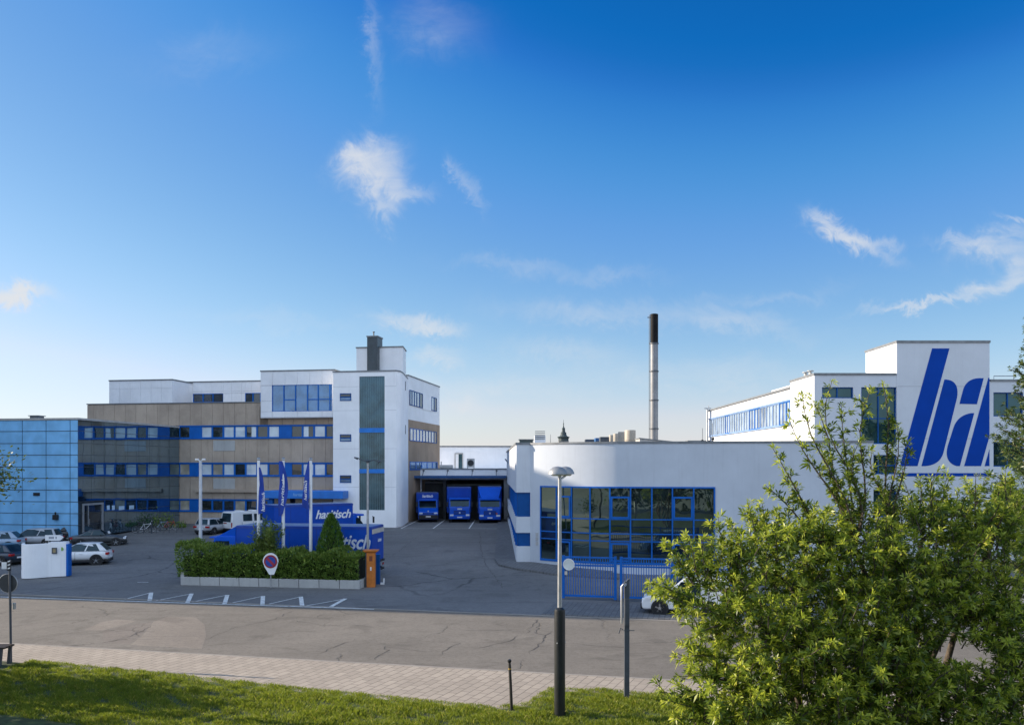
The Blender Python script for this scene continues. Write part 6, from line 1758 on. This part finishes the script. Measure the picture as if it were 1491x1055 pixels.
def rosettes(P, D, n_leaf, ln, wd, droop=.25):
    """Whorls of narrow folded leaves at P around direction D."""
    n = len(P)
    D = D / np.linalg.norm(D, axis=1)[:, None]
    a = np.cross(D, rng.normal(0, 1, (n, 3))); a /= np.linalg.norm(a, axis=1)[:, None]
    b = np.cross(D, a)
    VV = []; size = rng.uniform(.65, 1.4, n)
    for k in range(n_leaf):
        th = 2 * np.pi * k / n_leaf + rng.uniform(-.5, .5, n)
        open_ = rng.uniform(.45, 1.25, n)[:, None]
        rad = a * np.cos(th)[:, None] + b * np.sin(th)[:, None]
        d = D * np.cos(open_) + rad * np.sin(open_)
        s = np.cross(d, D); s /= np.linalg.norm(s, axis=1)[:, None] + 1e-9
        up_ = np.cross(s, d)
        l = (ln * rng.uniform(.6, 1.2, n) * size)[:, None]; w = (wd * rng.uniform(.75, 1.2, n) * size)[:, None]
        base = P + D * rng.uniform(-.03, .03, n)[:, None]
        m = base + d * l * .55; tip = base + d * l + np.array([0, 0, -1]) * l * droop * .5 + up_ * l * .05
        V = np.zeros((n, 6, 3))
        V[:, 0] = base; V[:, 1] = m + s * w * .5 + up_ * w * .12; V[:, 2] = tip; V[:, 3] = m - s * w * .5 + up_ * w * .12; V[:, 4] = m; V[:, 5] = base
        VV.append(V[:, [0, 1, 2, 3]])
    V = np.concatenate(VV)
    return V.reshape(-1, 3), np.arange(len(V) * 4).reshape(-1, 4)

LEAF = leaf('bush_leaves', (.022, .05, .006), (.13, .19, .02), (.30, .32, .05), rough=.34, trans=.36)
LEAF_NEW = leaf('young_bush_leaves', (.17, .23, .02), (.40, .45, .045), (.60, .56, .12), rough=.40, trans=.45)
def big_tree():
    base = Vector((5.55, 13.3, .2))
    t = thing('leafy_tree', 'big multi stemmed green tree filling the right foreground', 'tree', base)
    paths = []; P = []; D = []; T = []
    def addspray(pts, step, twig, dens=1.0, rad=.02):
        """Leaves all along a shoot."""
        for si, (a, b) in enumerate(zip(pts, pts[1:])):
            L_ = (b - a).length; n = max(1, int(L_ / step * dens))
            d = (b - a).normalized()
            for i in range(n):
                p = a.lerp(b, (i + random.random()) / n)
                off = Vector((random.gauss(0, 1), random.gauss(0, 1), random.gauss(0, 1))); off -= d * off.dot(d); off.normalize()
                e = (off * random.uniform(.5, 1.2) + d * random.uniform(.3, 1.0) + Vector((0, 0, .25))).normalized()
                q = p + e * twig * random.uniform(.3, 1.2)
                P.append(q); D.append(e); T.append((si + (i + .5) / n) / (len(pts) - 1))
        T.append(1.0); P.append(pts[-1]); D.append((pts[-1] - pts[-2]).normalized())
    def curve(a, b, sag, n=7):
        o = []
        w = Vector((random.uniform(-.06, .06), random.uniform(-.06, .06), 0)) * (b - a).length
        for i in range(n + 1):
            s = i / n; p = a.lerp(b, s); p.z += sag * math.sin(s * math.pi) ; p += w * math.sin(s * math.pi * 2)
            o.append(p - base)
        return o
    # main limbs
    forks = [at(1290, 960, 13.2), at(1180, 900, 12.8), at(1390, 900, 13.3), at(1100, 950, 12.4), at(1470, 960, 13.0), at(1245, 800, 13.4), at(1340, 790, 13.7), at(1200, 1040, 12.2), at(1440, 800, 14), at(1060, 860, 12.6)]
    for f_ in forks:
        paths.append((curve(base + Vector((random.uniform(-.25, .25), random.uniform(-.2, .2), 0)), f_, .25, 8), .085, .035, 8))
    # upright shoots standing clear of the mass
    st1, st2, st3 = at(1244, 790, 13.4), at(1296, 780, 13.5), at(1205, 800, 13.2)
    tips = [(1211, 556, st1), (1181, 579, st1), (1168, 575, st1), (1148, 606, st1), (1225, 590, st1), (1268, 566, st1), (1286, 559, st2), (1125, 652, st3), (1115, 707, st3), (1142, 690, st3), (1306, 618, st2), (1322, 646, st2), (1252, 640, st1), (1195, 650, st1), (1270, 655, st2), (1165, 730, st3),
            (1365, 686, at(1350, 800, 13.6)), (1421, 692, at(1420, 810, 13.8)), (1395, 715, at(1390, 810, 13.6)), (1460, 705, at(1450, 800, 13.9)), (1340, 705, at(1335, 790, 13.5)), (1090, 735, at(1110, 830, 12.8)), (1046, 752, at(1075, 850, 12.6)), (1065, 762, at(1085, 850, 12.4)), (1111, 754, at(1130, 840, 12.9)),
            (968, 790, at(1010, 850, 12.2)), (989, 788, at(1020, 850, 12.4)), (947, 848, at(1020, 880, 12.1)), (955, 862, at(1010, 885, 12.0)), (985, 830, at(1040, 860, 12.3)), (1010, 800, at(1050, 860, 12.5)), (985, 893, at(1040, 880, 12.0)), (1003, 930, at(1050, 910, 12.0)), (1000, 955, at(1060, 960, 11.9)), (990, 985, at(1060, 990, 11.8)), (960, 1006, at(1040, 1035, 11.8)), (975, 1020, at(1050, 1045, 11.8)), (985, 1045, at(1060, 1060, 11.7)), (1480, 720, at(1470, 800, 13.6))]
    for (px, py, s_) in tips:
        e = at(px, py, s_.y + random.uniform(-.3, .3))
        pts = curve(s_, e, .03, 7)
        upward = py < 720
        paths.append((pts, .022 if upward else .014, .004, 5))
        addspray(pts[1:] if upward else pts, .055 if upward else .03, .06, 1.0)
        # side twigs
        nt_ = int((e - s_).length / .30)
        for k in range(nt_):
            s = (k + random.uniform(.1, .9)) / max(1, nt_) * .85 + .08
            i = int(s * 7); p = pts[i].lerp(pts[min(i + 1, 7)], s * 7 - i)
            d = (pts[7] - pts[0]).normalized()
            sd = Vector((random.choice((-1, 1)) * random.uniform(.4, 1), random.uniform(-.6, .6), random.uniform(-.15, .35)))
            ln = random.uniform(.15, .5) * (1.1 - s * .7) * (.62 if upward else 1)
            q = p + (d * .75 + sd * .75).normalized() * ln
            tw = [p, p.lerp(q, .5) + Vector((0, 0, .02)), q]
            paths.append((tw, .007, .003, 4)); addspray(tw, .06 if upward else .036, .045, 1.0)
    # the dense mass: hundreds of leafy shoots growing out and up
    CL = [(1055, 870, 12.5, 70, 62, .8, 34), (1130, 835, 12.9, 85, 60, .9, 44), (1230, 840, 13.1, 95, 62, 1.0, 50), (1335, 835, 13.4, 95, 66, 1.0, 50), (1440, 840, 13.6, 85, 90, 1.0, 46), (1105, 950, 12.1, 85, 70, .9, 46), (1200, 935, 12.4, 95, 80, 1.0, 52), (1300, 900, 12.9, 80, 60, .9, 36),
          (1065, 1030, 11.7, 66, 52, .7, 36), (1170, 1035, 11.8, 95, 60, .9, 46), (1290, 1020, 12.1, 90, 60, .8, 40), (1310, 1090, 11.7, 120, 50, .8, 30), (1470, 960, 12.6, 45, 70, .7, 26), (1440, 1075, 12.0, 85, 42, .8, 40), (1380, 1015, 12.2, 60, 34, .6, 26), (1320, 960, 12.5, 55, 50, .7, 30), (1250, 990, 12.2, 80, 60, .8, 36), (1440, 905, 13.0, 60, 60, .7, 30), (1350, 985, 12.6, 40, 36, .5, 14), (1445, 1000, 12.3, 40, 45, .6, 16), (1250, 775, 13.5, 60, 24, .6, 12), (1375, 770, 13.8, 80, 36, .8, 24), (1455, 760, 14.0, 55, 40, .7, 18), (1170, 790, 13.1, 50, 26, .6, 9), (1385, 880, 13.2, 60, 40, .7, 20)]
    for (px, py, Y, rx, ry, rd, n) in CL:
        c = at(px, py, Y); sx, sz = rx * Y / F, ry * Y / F
        for _ in range(int(n * 2.0)):
            while True:
                q = Vector((random.uniform(-1, 1), random.uniform(-1, 1), random.uniform(-1, 1)))
                if q.length < 1: break
            p = c + Vector((q.x * sx, q.y * rd, q.z * sz)) - base
            out = (Vector((q.x, q.y * .8, q.z * .6)) * .9 + Vector((random.gauss(0, .45), random.gauss(0, .45), .75 + random.gauss(0, .35)))).normalized()
            ln = random.uniform(.22, .6)
            e = p + out * ln
            # keep a window through to the pavement
            w = e + base; ppx = CX + w.x * F / w.y; ppy = HY - (w.z - CH) * F / w.y
            if (ppx - 1385) ** 2 / 42 ** 2 + (ppy - 945) ** 2 / 24 ** 2 < 1: continue
            pts = [p, p.lerp(e, .5) + Vector((random.uniform(-.04, .04), random.uniform(-.04, .04), .03)), e]
            paths.append((pts, .010, .003, 4)); addspray(pts, .036, .055, 1.0)
        # a limb into the clump
        f_ = min(forks, key=lambda v: (v - c).length)
        paths.append((curve(f_, c, .06, 5), .035, .014, 6))
    tubes(paths, 'trunk', BARK, t)
    Pn, Dn = np.array([tuple(p) for p in P]), np.array([tuple(d) for d in D])
    Tn = np.array(T); new = rng.uniform(0, 1, len(Tn)) < np.clip((Tn - .25) * 1.3, .08, .85)
    v, q = rosettes(Pn[~new], Dn[~new], 7, .10, .025); raw_mesh('crown', v, q, LEAF, t)
    v, q = rosettes(Pn[new], Dn[new], 7, .094, .0215); raw_mesh('young_shoots', v, q, LEAF_NEW, t)
    print('rosettes', len(P))
big_tree()

def small_tree(name, label, base, height, crown, nlimb, nleaf, mat, lsize=.1, wide=.5, seed=1):
    rs = random.Random(seed)
    t = thing(name, label, 'tree', base)
    cx, cz, rx, rz = crown
    paths = [([Vector((0, 0, -.1)), Vector((.05, .03, cz * .5)), Vector((cx * .8, 0, cz)), Vector((cx, 0, cz + rz * .8))], height * .022, .02, 8)]
    P = []; N = []
    for k in range(nlimb):
        a = rs.uniform(0, 6.28); el = rs.uniform(-.7, 1.1); r = rs.uniform(.55, 1.05)
        e = Vector((cx + rx * r * math.cos(a) * math.cos(el), rx * r * math.sin(a) * math.cos(el), cz + rz * r * math.sin(el)))
        s = Vector((cx * .8, 0, cz - rz * .5 + rz * rs.uniform(0, .9)))
        paths.append(([s, s.lerp(e, .5) + Vector((0, 0, .08)), e], .03, .006, 5))
        for _ in range(nleaf // nlimb):
            f_ = rs.uniform(.35, 1.05); sp = .10 + .26 * rx * .35
            q = s.lerp(e, f_) + Vector((rs.gauss(0, sp), rs.gauss(0, sp), rs.gauss(0, sp)))
            P.append(tuple(q)); N.append((q.x - cx, q.y, q.z - cz + .6))
    tubes(paths, 'trunk', BARK, t)
    N = np.array(N); N /= np.linalg.norm(N, axis=1)[:, None] + 1e-6
    v, q = leaf_quads(np.array(P), N, lsize, lsize * wide, .7)
    raw_mesh('crown', v, q, mat, t)
    return t
LEAF2 = leaf('broad_leaves', (.03, .06, .012), (.10, .14, .03), (.22, .2, .06), trans=.3)
small_tree('young_tree', 'small light green tree reaching in at the left edge', (up(-62, 24.5), 24.5, .2), 7, (0, 6.55, 1.6, 1.0), 34, 2600, LEAF2, .12, .5, 3)
# shrubs behind the hedge
SH1 = leaf('feathery_needles', (.07, .12, .02), (.18, .24, .05), (.3, .32, .08), trans=.35)
CON = leaf('conifer_scales', (.04, .11, .018), (.13, .23, .035), (.2, .3, .05), trans=.25)
def loose_shrub():
    x, Y = up(389, 50.6), 50.6
    t = thing('feathery_shrub', 'loose feathery shrub growing behind the hedge beside the left flagpole', 'shrub', (x, Y, .35))
    paths = []; P = []; N = []
    for k in range(30):
        a = random.uniform(0, 6.28); r = random.uniform(.2, 1.15); h = random.uniform(2.2, 3.75) - r * .6
        e = Vector((math.cos(a) * r, math.sin(a) * r * .8, h)); s = Vector((random.uniform(-.1, .1), random.uniform(-.1, .1), 0))
        pts = [s, s.lerp(e, .5) + Vector((-e.x * .2, -e.y * .2, .1)), e]
        paths.append((pts, .022, .005, 5))
        for i in range(130):
            f_ = random.uniform(.2, 1.0); q = (pts[0].lerp(pts[1], f_ * 2) if f_ < .5 else pts[1].lerp(pts[2], f_ * 2 - 1))
            q = q + Vector((random.gauss(0, .07), random.gauss(0, .07), random.gauss(0, .06)))
            P.append(tuple(q)); N.append((random.gauss(0, .6), random.gauss(0, .6), .7))
    tubes(paths, 'trunk', BARK, t)
    N = np.array(N); N /= np.linalg.norm(N, axis=1)[:, None]
    v, q = leaf_quads(np.array(P), N, .30, .06, .5); raw_mesh('foliage', v, q, SH1, t)
loose_shrub()
def cone_shrub():
    x, Y = up(482, 50.8), 50.8
    t = thing('conifer_shrub', 'dense dark conifer cone growing behind the hedge', 'shrub', (x, Y, .35))
    n = 6500
    s = rng.uniform(0, 1, n) ** .8; a = rng.uniform(0, 2 * np.pi, n)
    H_ = 3.6; prof = .98 * np.clip(1 - s ** 1.45, 0.002, 1) ** .75 * np.clip(.72 + s * 1.6, 0, 1) * (1 + .1 * np.sin(a * 5 + s * 9) + .08 * np.sin(a * 11 - s * 23))
    dep = 1 - np.abs(rng.normal(0, .13, n)) + .05
    P = np.stack([prof * dep * np.cos(a), prof * dep * np.sin(a), .1 + s * H_ + .06 * np.sin(a * 9)], 1)
    N = np.stack([np.cos(a) * .5, np.sin(a) * .5, np.full(n, .9)], 1); N /= np.linalg.norm(N, axis=1)[:, None]
    v, q = leaf_quads(P, N, .19, .05, .3); raw_mesh('foliage', v, q, CON, t)
    mb = MB(); mb.tube([(0, 0, 0), (0, 0, 1.8), (0, 0, 3.3)], [.1, .06, .02], 7)
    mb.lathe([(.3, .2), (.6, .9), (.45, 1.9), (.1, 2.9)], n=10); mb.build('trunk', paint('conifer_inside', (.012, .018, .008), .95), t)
cone_shrub()
# larch-like tree at the right edge
def edge_conifer():
    Y = 17.0; x = up(1537, Y)
    t = thing('larch_tree', 'tall golden green conifer cut off by the right edge', 'tree', (x, Y, .1))
    LAR = leaf('larch_needles', (.025, .06, .018), (.09, .13, .03), (.2, .2, .05), trans=.3)
    H_ = 10.2
    paths = [([Vector((0, 0, -.1)), Vector((.05, 0, 5)), Vector((0, 0, H_))], .16, .02, 8)]
    P = []; D = []
    nb_ = 130
    for k in range(nb_):
        z = 4.4 + (H_ - 4.6) * (k / nb_) ; a = k * 2.4 + random.uniform(-.3, .3)
        ln = (.28 + 1.5 * (1 - (z - 4.2) / (H_ - 4.0))) * random.uniform(.7, 1.15)
        s = Vector((0, 0, z)); e = s + Vector((math.cos(a) * ln, math.sin(a) * ln, .35 * ln + random.uniform(-.1, .15)))
        m = s.lerp(e, .5) + Vector((0, 0, -.1 * ln)); pts = [s, m, e]
        paths.append((pts, .03 * min(1, ln), .006, 5))
        n = int(ln / .036)
        for i in range(n):
            f_ = .15 + .85 * (i + random.random()) / n
            q = pts[0].lerp(pts[1], f_ * 2) if f_ < .5 else pts[1].lerp(pts[2], f_ * 2 - 1)
            wd = .28 * (1 - f_) * ln + .05
            for _ in range(2):
                o = Vector((random.gauss(0, wd * .6), random.gauss(0, wd * .6), random.gauss(0, .06)))
                P.append(tuple(q + o)); D.append((math.cos(a) + random.gauss(0, .5), math.sin(a) + random.gauss(0, .5), .5 + random.gauss(0, .3)))
    tubes(paths, 'trunk', BARK, t)
    v, q = rosettes(np.array(P), np.array(D), 7, .085, .022); raw_mesh('crown', v, q, LAR, t)
edge_conifer()
# low green growth by the annex foot
c0 = Vg(232, 776); c1 = Vg(264, 768)
t = thing('low_shrub', 'low green shrubs growing at the foot of the annex and office wall', 'shrub', (c1.x - 1.2, c1.y + .4, c1.z))
n = 900; P = np.stack([rng.uniform(-1.6, 1.5, n), rng.normal(0, .35, n), np.abs(rng.normal(0, .4, n))], 1); P[:, 2] *= np.where(P[:, 0] > .3, .5, 1.5)
v, q = leaf_quads(P, np.tile([[0, -.3, .9]], (n, 1)), .22, .09, .6); raw_mesh('foliage', v, q, HEDGE, t)
mb = MB()
for k in range(10): x = -1.5 + k * .32; mb.tube([(x, 0, -.05), (x + .05, 0, .6)], .02, 5)
mb.build('stems', BARK, t)
# garden trees behind and beside the viewpoint: they shade the lawn and are mirrored in the hall windows
for i, (x, y, h, r, lab) in enumerate(((-18.8, 26.4, 4.0, 2.0, 'round shrub outside the left edge'), (-23.5, 28.4, 5.2, 2.4, 'taller round shrub outside the left edge'), (-19.5, 23.4, 4.0, 2.2, 'third round shrub outside the left edge'))):
    small_tree('garden_shrub', lab, (x, y, .2), h, (0, h * .6, r, h * .4), 30, 2600, LEAF2, .2, .6, 20 + i)
n = 42000
X = rng.uniform(-45, 95, n); top = 13.5 + 2.6 * np.sin(X * .21) + 1.7 * np.sin(X * .53 + 1) + 1.0 * np.sin(X * 1.3 + 2)
Zz = top * rng.uniform(0, 1, n) ** .6; Y = -24 - 7 * np.sqrt(np.clip(1 - (Zz / top) ** 2, 0, 1)) * rng.uniform(-1, 1, n) + 1.5 * np.sin(X * .8) + 1.2 * np.sin(Zz * 1.1 + X)
v, q = leaf_quads(np.stack([X, Y, Zz], 1), np.tile([[0, .6, .6]], (n, 1)), .85, .5, .6)
o = raw_mesh('woodland', v, q, LEAF2); o['kind'] = 'stuff'; o['label'] = 'green woodland behind the viewpoint mirrored in the hall windows'
